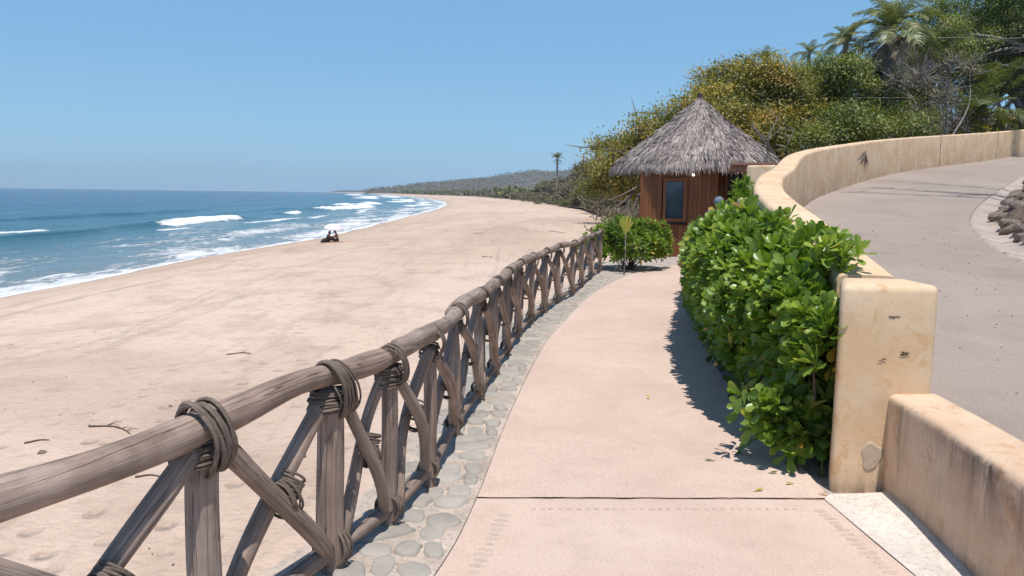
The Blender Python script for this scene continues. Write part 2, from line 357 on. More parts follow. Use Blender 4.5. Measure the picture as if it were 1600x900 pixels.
# ------------------------------------------------------------------ layout of the coast
SEA = -3.0
_sy = np.array([-400, 20, 32, 51, 60, 76, 95, 119, 174, 235, 300, 370, 440, 780, 1480, 3000, 4600, 5200, 12500])
_sx = np.array([-23, -22, -21.6, -21.4, -20.6, -19.0, -19.4, -19.9, -20.6, -22.6, -26.5, -33, -42, -98, -248, -640, -1150, -2600, -40000.])
def XS(Y): return np.interp(Y, _sy, _sx)
_vy = np.array([0, 17, 24, 30, 45, 70, 94, 158, 256, 403, 742, 1232, 3000, 4700, 12500])
_vx = np.array([1.0, 3.2, 5.5, 7.0, 9.5, 12.5, 14.7, 16.9, 10.5, -.5, -38, -144, -560, -1100, -39000.])
def XV(Y): return np.interp(Y, _vy, _vx)
def zsand(X, Y):
    d = X-XS(Y); z = SEA+1.55*(1-np.exp(-np.maximum(d, 0)/8.0))+np.minimum(d, 0)*.12
    z = z+.05*fbm(X, Y, .25, 3, 1)*np.clip(d/6, 0, 1)+.018*fbm(X, Y, 1.6, 3, 2)*np.clip(d/4, 0, 1)
    return z
def zroad(Y): return .11*(Y-4)+.0006*np.maximum(Y-20, 0)**2

# ---- sand
ys = np.concatenate([np.linspace(-12, 40, 210), np.geomspace(40.4, 5200, 260)])
ds = np.concatenate([np.linspace(-10, 6, 60), np.linspace(6.2, 32, 110), np.geomspace(33, 260, 24)])
Yg, Dg = np.meshgrid(ys, ds, indexing='ij'); Xg = XS(Yg)+Dg
Zg = zsand(Xg, Yg)
V, F = grid(Xg, Yg, Zg)
mb = MB().add(V, F[:, ::-1]); beach = mb.build('beach_sand', M['sand']); tag(beach, kind='structure')
wav = 1.1*np.sin(Yg*.21)+.7*np.sin(Yg*.53+1)+.3*np.sin(Yg*1.3)
wet = np.clip((2.1+.35*wav-Dg)/.9, 0, 1); wet = wet*(Dg < 6)
a = beach.data.attributes.new('wet', 'FLOAT', 'POINT'); a.data.foreach_set('value', wet.ravel().astype(np.float32))

a = beach.data.attributes.new('dshore', 'FLOAT', 'POINT'); a.data.foreach_set('value', Dg.ravel().astype(np.float32))
# ---- sea
ts = np.concatenate([np.linspace(-40, 17, 30), np.geomspace(18, 12000, 760)])
ss = np.concatenate([np.arange(-2.2, 62, .22), np.geomspace(62.5, 11000, 130)])
T, S = np.meshgrid(ts, ss, indexing='ij'); X = XS(T)-S; Yc = T
zz = SEA+np.zeros_like(X); fade = np.clip(S/8, 0, 1)*np.clip(1.2-T/900, 0.0, 1)
zz += .06*fbm(X*.55, Yc*.22, 1.1, 4, 3)*fade*np.clip(1.5-S/300, .3, 1)
zz += .16*np.sin(S*.30+1.2*np.sin(T*.03)+.6*np.sin(T*.011))*fade*np.clip((S-12)/20, 0, 1)*np.clip(1.4-S/400, 0, 1)
foam = np.zeros_like(X)
def breaker(s0, t0, t1, hgt, ramp_=8., wid=1.5, wob=1.2):
    sc_ = s0+wob*np.sin(T*.09+s0)+.3*np.sin(T*.31)
    env = np.clip((T-t0)/ramp_, 0, 1)*np.clip((t1-T)/ramp_, 0, 1); env = env*env*(3-2*env)
    x = S-sc_; prof = np.where(x < 0, np.exp(-(x/(wid*.55))**2), np.exp(-(x/(wid*2.4))**2))
    return hgt*env*prof, x, env
def foam_at(s0, t0, t1, wid, hgt=0., amt=1., wob=1.2, ramp_=3.):
    global foam, zz
    h, x, env = breaker(s0, t0, t1, hgt, ramp_, wid, wob)
    lump = .5+.5*fbm(X, Yc, 1.6, 3, 5)
    foam = np.maximum(foam, env*amt*(np.exp(-(x/wid)**2)*.75+.35*np.exp(-(x/wid*1.2)**4))*(.72+.5*lump)); zz = zz+h*(.7+.6*lump)
h, _, _ = breaker(24.5, 55, 135, .50, 14, 1.9); zz += h
h, _, _ = breaker(27, 15, 62, .45, 10, 2.2); zz += h
foam_at(23.4, 92, 124, 1.6, .2, 1.08, .8, 5); foam_at(25.5, 66, 75, 1.3, .2, 1, .8, 2); foam_at(19, 84, 96, .7, .0, .8); foam_at(17, 108, 134, .9, .1, .9)
foam_at(24, 150, 166, 1.5, .35); foam_at(22.5, 178, 260, 3.5, .7, 1., 2, 12); foam_at(29, 205, 330, 4, .6, 1., 3, 15)
foam_at(14, 130, 150, .8, .1, .8); foam_at(15, 165, 215, 1.2, .1, .8, 2); foam_at(9, 240, 420, 2.5, .1, .9, 2, 20)
foam_at(20, 330, 520, 4, .5, 1., 4, 30); foam_at(45, 480, 760, 6, .6, 1, 6, 40); foam_at(25, 600, 1100, 7, .5, 1, 6, 60)
foam_at(60, 900, 1500, 9, .6, 1, 8, 80); foam_at(33, 36, 42, 1.2, .1, .7)
h, _, _ = breaker(36, 120, 240, .5, 30, 3); zz += h
h, _, _ = breaker(48, 60, 190, .4, 30, 3); zz += h
# wash in the shallows and the swash edge
lace = np.clip(.5+.62*fbm(X*.55, Yc*.16, .8, 4, 4), 0, 1)
foam = np.maximum(foam, np.clip(1-(S-1)/26, 0, 1)**.6*.84*(.35+.75*lace))
edge = 1.1+.55*np.sin(T*.21)+.35*np.sin(T*.53+1)+.15*np.sin(T*1.3)+.25*fbm(X*0, Yc, .4, 3, 6)
foam = np.maximum(foam, np.exp(-((S+.9)/(1.7+edge*.5))**2)*np.clip(1.2-T/900, .55, 1))
# the thin sheet of water runs up the sand, as far as the swash edge
up = -S; lim = edge
sheet = zsand(X, Yc)+.02*np.clip((lim-up)*2, -3, 1)
zz = np.where(S < 1.2, np.where(up < lim, np.maximum(zz, sheet), sheet-.05), zz)
V, F = grid(X, Yc, zz); mb = MB().add(V, F)
def m_sea():
    m, t, b = nmat('sea_water', .25, .22)
    o = coords(t, 'Object'); f = attr(t, 'foam'); dpt = attr(t, 'depth')
    base = ramp(t, dpt, [(0, (.30, .32, .32)), (.12, (.20, .26, .285)), (.28, (.065, .155, .20)), (.46, (.010, .085, .14)), (.7, (.002, .036, .135)), (1, (.002, .028, .105))])
    pat = noise(t, coords(t, 'Object', (.02, .006, 1)), 1, 5, .6, .5)
    base = mix(t, ramp(t, pat, [(.35, g(.0)), (.65, g(.45))]), base, (.012, .11, .14))
    l1 = noise(t, coords(t, 'Object', (.75, .30, .8)), 1.1, 7, .68, 1.3)
    l2 = noise(t, coords(t, 'Object', (1, .5, 1)), 4, 5, .7, .8)
    n = math_(t, 'ADD', math_(t, 'MULTIPLY', l1, .72), math_(t, 'MULTIPLY', l2, .28))
    th = math_(t, 'SUBTRACT', math_(t, 'ADD', math_(t, 'MULTIPLY', f, .78), math_(t, 'MULTIPLY', n, 1.7)), 1.22)
    fm = ramp(t, math_(t, 'MULTIPLY', th, 3.2), [(0, g(0)), (.35, g(.55)), (1, g(1))])
    c = mix(t, fm, base, (.86, .87, .88)); setc(t, b, c)
    t.links.new(ramp(t, fm, [(0, g(.16)), (.4, g(.8))]), b.inputs['Roughness'])
    w1 = noise(t, coords(t, 'Object', (.55, .22, 1)), 1.0, 8, .62, .5); w2 = noise(t, coords(t, 'Object', (.06, .02, 1)), 1, 4, .6)
    hh = math_(t, 'ADD', w1, math_(t, 'MULTIPLY', w2, 2.5))
    bump(t, b, math_(t, 'ADD', hh, math_(t, 'MULTIPLY', fm, .15)), .9, .9); return m
M['sea'] = m_sea()
sea = mb.build('sea', M['sea']); tag(sea, kind='structure')
a = sea.data.attributes.new('foam', 'FLOAT', 'POINT'); a.data.foreach_set('value', foam.ravel().astype(np.float32))
dep = np.clip(np.log1p(np.maximum(S, 0)/6)/np.log1p(900/6.), 0, 1)
a = sea.data.attributes.new('depth', 'FLOAT', 'POINT'); a.data.foreach_set('value', dep.ravel().astype(np.float32))

# ---- inland terrain (behind the hut, the road and the beach scrub)
def zland(X, Y):
    e = X-XV(Y); ramp_ = np.clip((e+1)/7, 0, 1); ramp_ = ramp_*ramp_*(3-2*ramp_)
    near = np.clip((300-Y)/200, 0, 1)
    h = -1.75+ramp_*(1.6+.5*near)+near*(.19*np.maximum(X-9, 0)+.035*np.clip(Y-22, 0, 60)*ramp_)
    h = np.where(X > 60, h-near*.16*(X-60), h)
    return h+.25*fbm(X, Y, .2, 3, 8)*ramp_
ys = np.concatenate([np.linspace(16, 120, 90), np.geomspace(123, 1500, 50)]); es = np.concatenate([np.linspace(-3, 30, 40), np.geomspace(32, 320, 30)])
Yg, Eg = np.meshgrid(ys, es, indexing='ij'); Xg = XV(Yg)+Eg; Zg = zland(Xg, Yg)
# stay under the road where it passes
# distance past the wall line decides; wall line defined here
WALL = spline([(2.07, 4.3), (2.27, 5.5), (2.48, 6.5), (2.78, 8.1), (3.13, 9.5), (3.70, 11.1), (4.42, 12.7), (6.1, 16.7), (8.0, 19.9), (11.5, 24.7), (14.8, 28.2), (19.3, 32.2), (23.6, 36.2), (31, 42), (42, 50)], 160)
wl_y = np.interp(Xg, WALL[:, 0], WALL[:, 1], left=-50, right=60)
inside = Yg < wl_y+.6
Zg = np.where(inside, np.minimum(Zg, zroad(Yg)-.9), Zg)
V, F = grid(Xg, Yg, Zg); MB().add(V, F[:, ::-1]).build('hillside', M['earth']); bpy.data.objects['hillside']['kind'] = 'structure'

# ---- distant hills
def ridge(name, prof, Yr, Yf, Yb, mat, rough_):
    xs = np.array([p[0] for p in prof], float); hs = np.array([p[1] for p in prof], float)
    us = np.linspace(xs[0], xs[-1], 420); vs = np.linspace(0, 1, 60)
    U, Vv = np.meshgrid(us, vs, indexing='ij'); Y = Yf+(Yb-Yf)*Vv; pk = (Yr-Yf)/(Yb-Yf)
    up = np.where(Vv < pk, Vv/pk, (1-Vv)/(1-pk)); s = np.sin(up*np.pi/2)**.9
    Xn = U*(Y/Yr)
    Z = SEA+.5+np.interp(U, xs, hs)*s+rough_*(fbm(Xn, Y, .02, 4, 2)+.7*fbm(Xn, Y, .11, 3, 3))*np.clip(s*1.5, 0, 1)*np.clip(np.interp(U, xs, hs)/12, 0, 1)
    V, F = grid(Xn, Y, Z); o = MB().add(V, F[:, ::-1]).build(name, mat); tag(o, kind='structure'); return o
ridge('distant_hill', [(-500, 2), (-480, 9), (-430, 16), (-330, 28), (-215, 41), (-90, 53), (0, 68), (60, 79), (130, 76), (220, 88), (420, 112), (900, 130)], 2600, 1900, 3600, M['hill'], 2.6)
ridge('headland', [(-1120, 1), (-1060, 10), (-900, 13), (-700, 16), (-300, 14)], 4700, 4300, 5200, M['hill'], 1.5)

# ------------------------------------------------------------------ promenade: plateau, path, cobbled strip, gravel
POSTS = np.array([-.03, 0])+np.array([(-1.62, .72), (-1.33, 1.62), (-1.0, 2.47), (-.72, 3.12), (-.545, 3.54), (-.415, 4.07), (-.34, 4.93), (-.22, 5.82), (-.12, 6.65), (-.02, 7.5), (.10, 8.42), (.265, 9.38), (.47, 10.25), (.70, 11.2), (.99, 12.12), (1.24, 13.3), (1.55, 14.75), (1.87, 16.1)])
pl_pts = [(-1.25, -1.0), (-1.0, .5), (-.62, 2.0), (-.31, 3.06), (-.17, 3.9), (.01, 5.58), (.35, 8.04), (.70, 9.73), (1.20, 11.92), (1.90, 14.2), (2.68, 16.06), (3.6, 17.5), (5.5, 19.4)]
PL = spline(pl_pts, 90)
pr_pts = [(1.9, -1.0), (1.88, 1.0), (1.84, 2.4), (1.76, 3.4), (1.72, 3.98), (1.76, 4.6), (1.89, 6.68), (2.15, 8.6), (2.46, 10.4), (3.1, 13.8), (3.88, 17.2), (5.2, 18.3), (6.2, 18.6)]
PRr = spline(pr_pts, 90)
def loft(A, B, z, n=8, jig=None):
    w = np.linspace(0, 1, n)[None, :, None]; P = A[:, None, :]*(1-w)+B[:, None, :]*w
    Z = np.full(P.shape[:2], float(z)) if not callable(z) else z(P[..., 0], P[..., 1])
    return grid(P[..., 0], P[..., 1], Z)
def slab(name, A, B, z, depth, mat, n=8, kind='structure', wob=None):
    V, F = loft(A, B, z, n); m = len(A)
    if wob is not None:
        Vv = V.reshape(m, n, 3); x_ = Vv[wob, 1:-1, 0]; Vv[wob, 1:-1, 1] += .004*fbm(x_, x_*0, 9., 4, 3+wob)-(.003 if wob else -.001); Vv[wob, 1:-1, 2] -= .003*np.abs(fbm(x_, x_*0, 14., 3, 5))
        V = Vv.reshape(-1, 3)
    mb = MB().add(V, F[:, ::-1])
    for E_, flip in ((A, 0), (B, 1)):
        zt = z if not callable(z) else z(E_[:, 0], E_[:, 1])
        top = np.column_stack([E_, np.broadcast_to(zt, (m,))]); bot = top-[0, 0, depth]
        V2 = np.vstack([top, bot]); i = np.arange(m-1); F2 = np.stack([i, i+1, i+1+m, i+m], -1)
        mb.add(V2, F2 if flip else F2[:, ::-1])
    o = mb.build(name, mat, smooth=False); tag(o, kind=kind); return o
# the path is cast in two visible slabs with an open joint between them
def cut(P, y0, y1, n):
    yy = np.linspace(y0, y1, n); return np.column_stack([np.interp(yy, P[:, 1], P[:, 0]), yy])
def tiltcut(y0l, y1l, y0r, y1r, n):
    return cut(PL, y0l, y1l, n), cut(PRr, y0r, y1r, n)
A_, B_ = tiltcut(-1, 3.893, -1, 3.938, 40); slab('near_path', A_, B_, 0, .12, M['path'], 60, wob=-1)
V, F = loft(np.array([(-.19, 3.88), (-.19, 3.92)]), np.array([(1.74, 3.925), (1.74, 3.965)]), -.004, 30); V[:, 2] += .004*np.sin(V[:, 0]*23)*np.sin(V[:, 0]*7)
MB().add(V, F).build('joint_fill', M['joint'], bpy.data.objects['near_path'])
A_ = cut(PL, 3.905, 19.2, 70); B_ = np.vstack([cut(PRr, 3.95, 17.1, 50), spline([(3.88, 17.2), (4.6, 18.0), (5.6, 18.5), (7.4, 18.7)], 20)])
slab('far_path', A_, B_, 0.003, .12, M['path'], 60, wob=0)
# the ground of the terrace: gravel, running up to the hut and round it
PLT = spline([(-2.0, -3), (-1.9, .3), (-1.62, 1.6), (-1.33, 2.4), (-1.02, 3.1), (-.80, 3.8), (-.68, 4.9), (-.5, 6.6), (-.3, 8.3), (.05, 10.0), (.5, 11.8), (.95, 13.5), (1.35, 15.2), (1.6, 16.6), (2.3, 18.5), (2.9, 20.2), (3.0, 23), (4, 27), (6, 31)], 110)
q = np.linspace(0, 1, 110)
PR2 = spline([(2.0, -3), (2.0, 3), (2.1, 4.5), (2.5, 7), (3.0, 9.5), (3.9, 12), (4.9, 14.2), (6.2, 16.9), (7.6, 19.3), (8.7, 21), (10.5, 23.5), (11.5, 27), (12, 31)], 110)
ter = slab('gravel_bed', PLT, PR2, -.012, 1.9, M['gravel'], 24)
# cobbled strip under the fence: mortar with stones pressed in
CR = cut(PL, -1, 15.6, 100); CLn = np.array([(np.interp(y, PLT[:, 1], PLT[:, 0])+.0, y) for y in CR[:, 1]])
fn_x = lambda y: np.interp(y, POSTS[:, 1], POSTS[:, 0])
CRr = CR.copy()
CRr[:, 0] = np.where(CR[:, 1] > 11, np.minimum(CR[:, 0], fn_x(CR[:, 1])+.42-.02*(CR[:, 1]-11)), CR[:, 0])-.006
mb = MB(); V, F = loft(CLn, CRr, -.002, 6); mb.add(V, F[:, ::-1])
m = len(CLn)   # outer face of the retaining wall
top = np.column_stack([CLn, np.full(m, -.002)]); bot = top-[.14, 0, 1.85]; i = np.arange(m-1)
mb.add(np.vstack([top, bot]), np.stack([i, i+m, i+1+m, i+1], -1))
cell = []
rr = random.Random(4)
y = -.6; 
while y < 15.4:
    stp = rr.uniform(.13, .21); xl = np.interp(y, CLn[:, 1], CLn[:, 0])+.06; xr = np.interp(y, CRr[:, 1], CRr[:, 0])-.03
    x = xl+rr.uniform(0, .08)
    while x < xr-.03:
        w = rr.choice([rr.uniform(.08, .15), rr.uniform(.18, .36)]); w = min(w, xr-x)
        if w > .05: cell.append((x+w/2, y+rr.uniform(-.035, .035), w/2*.97, stp/2*rr.uniform(.80, 1.04)))
        x += w+rr.uniform(-.005, .02)
    y += stp
for (cx, cy, a1, b1) in cell:
    k = 14; th = np.linspace(0, 2*np.pi, k, endpoint=False); ang = rr.uniform(-.2, .45)
    r1 = np.array([rr.uniform(.84, 1.10) for _ in range(k)])*(np.abs(np.cos(th))**3+np.abs(np.sin(th))**3)**(-1/4.); hh = rr.uniform(.004, .018)
    pts = []
    for (s_, z_) in ((1.04, -.006), (.98, hh*.6), (.82, hh), (.4, hh*1.12)):
        px = a1*r1*np.cos(th)*s_; py = b1*r1*np.sin(th)*s_
        pts.append(np.column_stack([cx+px*math.cos(ang)-py*math.sin(ang), cy+px*math.sin(ang)+py*math.cos(ang), np.full(k, z_)]))
    V = np.vstack(pts+[np.array([[cx, cy, hh*1.14]])]); Fq = []
    for L_ in range(3):
        for j in range(k): Fq.append((L_*k+j, L_*k+(j+1) % k, (L_+1)*k+(j+1) % k, (L_+1)*k+j))
    at = rr.random()
    mb.add(V, Fq, mi=1, attr=at); mb.add(V, [(3*k+j, 3*k+(j+1) % k, 4*k) for j in range(k)], mi=1, attr=at)
# stones in the face of the retaining wall
for _ in range(260):
    yy = rr.uniform(-.5, 15.4); zq = rr.uniform(-1.6, -.12); xx = np.interp(yy, CLn[:, 1], CLn[:, 0])-.03-.065*(-zq)
    k = 9; th = np.linspace(0, 2*np.pi, k, endpoint=False); aa = rr.uniform(.08, .17); bb_ = rr.uniform(.06, .11)
    V = [(xx-.0, yy+aa*math.cos(v)*1.05, zq+bb_*math.sin(v)*1.05) for v in th]+[(xx-.04, yy+aa*.8*math.cos(v), zq+bb_*.8*math.sin(v)) for v in th]+[(xx-.05, yy, zq)]
    mb.add(V, [(j, (j+1) % k, k+(j+1) % k, k+j) for j in range(k)], mi=1, attr=rr.random()); mb.add(V, [(k+j, k+(j+1) % k, 2*k) for j in range(k)], mi=1, attr=.5)
tag(mb.build('cobbled_kerb', [M['mortar'], M['cobble']]), kind='structure')
# faint rows of pebbles let into the near slab
mb = MB()
def inlay_row(p0, p1, n, w=.052, l=.02):
    p0 = np.array(p0); p1 = np.array(p1); d = (p1-p0)/np.linalg.norm(p1-p0); nn = np.array([-d[1], d[0]])
    for k in range(n):
        c = p0+(p1-p0)*(k+.5+rr.uniform(-.15, .15))/n; ww = w*rr.uniform(.5, 1.05); ll = l*rr.uniform(.6, 1.1); kk = 8; V = []
        for z_, s_ in ((.0005, 1), (.0042, .8)):
            for j in range(kk):
                t_ = 2*math.pi*j/kk; e = c+nn*ww*s_*math.cos(t_)*.9+d*ll*s_*math.sin(t_); V.append((e[0], e[1], z_))
        mb.add(V, [(j, (j+1) % kk, kk+(j+1) % kk, kk+j) for j in range(kk)]); mb.add(V, [tuple(range(kk, 2*kk))])
inlay_row((-.02, 3.70), (-.26, 2.55), 22); inlay_row((1.60, 3.80), (1.68, 2.6), 26); inlay_row((.1, 3.76), (1.5, 3.80), 30, .02, .018)
o = mb.build('path_inlay', M['inlay']); o.parent = bpy.data.objects['near_path']
# white concrete apron between the path and the low wall
V, F = loft(np.array([(1.73, 3.99), (1.68, 3.93), (1.72, 3.3), (1.745, 3.0), (1.78, 2.2), (1.80, -1)]), np.array([(2.3, 4.0), (2.3, 3.93), (2.3, 3.3), (2.3, 3.0), (2.3, 2.2), (2.3, -1)]), .006, 6)
Vn = V.copy(); Vn[:, 2] += .02*np.clip((Vn[:, 0]-1.75)/.3, 0, 1)+.004*fbm(Vn[:, 0], Vn[:, 1], 9, 2, 1); tag(MB().add(Vn, F).build('concrete_apron', M['apron']), kind='structure')

# ------------------------------------------------------------------ road, kerb gutter, bank
GUT = spline([(5.9, -6), (6.1, 1), (6.3, 6), (6.55, 8.5), (6.99, 10.46), (7.80, 12.9), (9.05, 15.28), (11.5, 18.78), (16.9, 25.7), (21, 30), (26, 34.5), (33, 39), (44, 46)], 160)
WL2 = np.vstack([spline([(2.2, -6), (2.2, 0), (2.2, 4.2)], 30), WALL[4:134]]); 
slab('road', WL2, GUT, lambda X, Y: zroad(Y), 1., M['road'], 14)
dG = np.gradient(GUT, axis=0); dG /= np.linalg.norm(dG, axis=1)[:, None]; nG = np.column_stack([dG[:, 1], -dG[:, 0]])
mb = MB(); k = len(GUT); off = [0, .05, .14, .30, .46, .58]; hz = [-.02, .03, .0, -.03, .02, .10]
P = np.stack([GUT+nG*o_ for o_ in off], 1); Z = zroad(P[..., 1])+np.array(hz)[None, :]+.015*fbm(P[..., 0], P[..., 1], 2.5, 3, 2)
V, F = grid(P[..., 0], P[..., 1], Z)
Lg = np.concatenate([[0], np.cumsum(np.linalg.norm(np.diff(GUT, axis=0), axis=1))])
uvg = np.stack([np.repeat(Lg[:, None], len(off), 1), np.repeat(np.array(off)[None, :], k, 0)], -1).reshape(-1, 2)
mb.add(V, F[:, ::-1], uv=uvg)
def m_gutter():
    m, t, b = nmat('gutter_stone', .9, .2); u = coords(t, 'UV', (7, .55, 1)); n = noise(t, u, 1, 5, .6, .3)
    c = ramp(t, n, [(.36, (.24, .185, .155)), (.48, (.42, .345, .30)), (.7, (.54, .455, .40))]); setc(t, b, c); bump(t, b, n, .8, .05); return m
tag(mb.build('stone_gutter', m_gutter()), kind='structure')
ob = [.55, .8, 1.2, 2.0, 3.6, 6, 10, 16]; hb = [.06, .28, .50, .85, 1.5, 2.4, 3.4, 4.5]
P = np.stack([GUT+nG*o_ for o_ in ob], 1); Z = zroad(P[..., 1])+np.array(hb)[None, :]*np.clip(1.1-(P[..., 1]-8)/60, .5, 1)+.12*fbm(P[..., 0], P[..., 1], 1.1, 4, 4)
V, F = grid(P[..., 0], P[..., 1], Z); tag(MB().add(V, F[:, ::-1]).build('earth_bank', M['bank']), kind='structure')

def rock_mesh(name, mat, seed, sub=2):
    import bmesh
    bm = bmesh.new(); bmesh.ops.create_icosphere(bm, subdivisions=sub, radius=1); r_ = random.Random(seed)
    pl = [(Vector((r_.gauss(0, 1), r_.gauss(0, 1), r_.gauss(0, 1))).normalized(), r_.uniform(.55, .9)) for _ in range(9)]
    for v in bm.verts:
        for n_, d_ in pl:
            e = v.co.dot(n_)-d_
            if e > 0: v.co -= n_*e
        v.co += Vector((r_.gauss(0, .02), r_.gauss(0, .02), r_.gauss(0, .02)))
    me = bpy.data.meshes.new(name); bm.to_mesh(me); bm.free(); me.materials.append(mat); return me
RK = [rock_mesh('rubble_stone', M['rock'], s_) for s_ in range(5)]
rr = random.Random(11); n_r = 0
for k in range(110):
    i = rr.randint(58, 112); u = .52+1.9*rr.random()**1.7; p = GUT[i]+nG[i]*u
    zb = zroad(p[1])+np.interp(u, [0, .55, .8, 1.2, 2.0, 3.6], [0, .06, .28, .5, .85, 1.5]); s_ = rr.uniform(.07, .20)
    o = link_mesh('rubble_stone', RK[k % 5], None, (p[0], p[1], zb+s_*.2), (rr.uniform(-.4, .4), rr.uniform(-.4, .4), rr.uniform(0, 6)), (s_*1.4, s_, s_*.65))
    tag(o, 'angular brown rubble stone lying on the dry bank inside the road bend', 'stone', 'rubble stones on the bank inside the bend')

# ------------------------------------------------------------------ curved parapet wall with its end pillar
def set_dirt(o, fn):
    n = len(o.data.vertices); co = np.empty(n*3, np.float32); o.data.vertices.foreach_get('co', co); co = co.reshape(-1, 3)
    a = o.data.attributes.new('dirt', 'FLOAT', 'POINT'); a.data.foreach_set('value', np.asarray(fn(co), np.float32))
wall = empty('parapet_wall', (2.03, 4.3, 0)); tag(wall, 'long curved ochre stucco wall sweeping round the road bend, ending in a pillar', 'wall')
W0 = Vector(wall.location)
def wall_sweep(C, hw, ztop, zbot, cr=.055):
    C = np.asarray(C); T_ = np.gradient(C, axis=0); T_ /= np.linalg.norm(T_, axis=1)[:, None]; Nn = np.column_stack([-T_[:, 1], T_[:, 0]])
    prof = []
    for a_ in np.linspace(0, 1, 7): prof.append((hw, a_))          # outer side, bottom to top
    P = []
    offs = [(hw, None)]*0
    rows = []
    hs = [0, .12, .3, .6, .85]
    arc = [(math.cos(R(x)), math.sin(R(x))) for x in (0, 22, 45, 68, 90)]
    for f_ in hs: rows.append((hw, ('f', f_)))
    for c_, s_ in arc: rows.append((hw-cr+cr*c_, ('t', -cr+cr*s_)))
    rows += [(hw*.4, ('t', .002)), (-hw*.4, ('t', .002))]
    for c_, s_ in arc[::-1]: rows.append((-(hw-cr+cr*c_), ('t', -cr+cr*s_)))
    for f_ in hs[::-1]: rows.append((-hw, ('f', f_)))
    for o_, (k_, v_) in rows:
        xy = C+Nn*o_; zt = ztop(C); zb = zbot(C)
        z_ = zt+v_ if k_ == 't' else zb+(zt-cr-zb)*v_
        P.append(np.column_stack([xy, z_]))
    P = np.stack(P, 1); return P
ztopf = lambda C: zroad(C[:, 1])+1.13-.05*np.exp(-(C[:, 1]-4.3)/.8)
P = wall_sweep(WALL[2:], .175, ztopf, lambda C: np.minimum(zroad(C[:, 1])-.35, zroad(C[:, 1])*0-.25+0*C[:, 1])*0-.35+np.maximum(zroad(C[:, 1])-2.2, 0))
P[..., 2] += .006*fbm(P[..., 0], P[..., 1], 1.3, 3, 3); P[..., :2] += .004*fbm(P[..., 0]+P[..., 2], P[..., 1], 2.3, 3, 3)[..., None]
V, F = grid(P[..., 0]-W0.x, P[..., 1]-W0.y, P[..., 2]); body = MB().add(V, F).add(V[:P.shape[1]], [tuple(range(P.shape[1]))]).build('wall_body', M['stucco'], wall)
# the foot of the road side is dirty
def dirt_wall(co):
    h = co[:, 2]-zroad(co[:, 1]+W0.y); return np.clip((.40-h)/.32, 0, 1)*.8
set_dirt(body, dirt_wall)
def rbox(name, x0, x1, y0, y1, z0, z1, mat, parent, bw=.05, cuts=8, org=W0, seed=1):
    import bmesh
    bm = bmesh.new(); bmesh.ops.create_cube(bm, size=1)
    for v in bm.verts: v.co = Vector(((x0+x1)/2+v.co.x*(x1-x0), (y0+y1)/2+v.co.y*(y1-y0), (z0+z1)/2+v.co.z*(z1-z0)))
    bmesh.ops.bevel(bm, geom=list(bm.edges), offset=bw, segments=4, profile=.5, affect='EDGES')
    for k in range(1, cuts):
        z_ = z0+bw+(z1-z0-2*bw)*k/cuts
        bmesh.ops.bisect_plane(bm, geom=list(bm.verts)+list(bm.edges)+list(bm.faces), plane_co=(0, 0, z_), plane_no=(0, 0, 1))
        x_ = x0+bw+(x1-x0-2*bw)*k/cuts; bmesh.ops.bisect_plane(bm, geom=list(bm.verts)+list(bm.edges)+list(bm.faces), plane_co=(x_, 0, 0), plane_no=(1, 0, 0))
    for v in bm.verts:
        if name == 'pillar': v.co.x += (v.co.y-4.06)*.40*max(0, (2.29-v.co.x)/.53)
        w = .0045; v.co += Vector((w*float(fbm(v.co.y*1., v.co.z, 3, 2, seed)), w*float(fbm(v.co.x, v.co.z, 3, 2, seed+1)), w*float(fbm(v.co.x, v.co.y, 3, 2, seed+2))))
        v.co -= org
    me = bpy.data.meshes.new(name); bm.to_mesh(me); bm.free()
    for p_ in me.polygons: p_.use_smooth = True
    me.materials.append(mat); o = bpy.data.objects.new(name, me); COL.objects.link(o); o.parent = parent
    return o
pil = rbox('pillar', 1.755, 2.29, 4.06, 4.46, -.1, 1.14, M['stucco'], wall, .042, 10)
set_dirt(pil, lambda co: np.clip((.10-co[:, 2])/.14, 0, 1)*.8)
# round repair patch and small dark scars on the pillar
k = 22; th = np.linspace(0, 2*np.pi, k, endpoint=False); r1 = 1+.12*np.sin(th*3+1)+.06*np.sin(th*5)
V = [(1.975+.062*math.cos(a_)*r_, 4.062, .20+.085*math.sin(a_)*r_) for a_, r_ in zip(th, r1)]+[(1.975+.05*math.cos(a_)*r_, 4.0535, .20+.072*math.sin(a_)*r_) for a_, r_ in zip(th, r1)]
V = np.array(V)-np.array(W0); mb = MB().add(V, [(j, (j+1) % k, k+(j+1) % k, k+j) for j in range(k)]).add(V, [tuple(range(k, 2*k))]); mb.build('repair_patch', M['patch'], wall, smooth=False)
rr = random.Random(3)
for (cx, cz, sz, nn_) in ((2.05, .97, .035, 3), (1.995, .735, .026, 3), (2.11, .77, .022, 12)):
    mb = MB()
    for _ in range(nn_):
        a_ = rr.uniform(-.5, .5)+(math.pi if rr.random() < .5 else 0); l_ = sz*rr.uniform(.5, 1.1)
        p0 = np.array([cx+rr.uniform(-.01, .01), 4.055, cz+rr.uniform(-.01, .01)])-np.array(W0); p1 = p0+np.array([math.cos(a_)*l_, 0, math.sin(a_)*l_*.6])
        mb.tube([p0, (p0+p1)/2+np.array([0, 0, .004]), p1], [.0022, .0018, .0008], 5)
    mb.build('scar', M['dark_gap'], wall)
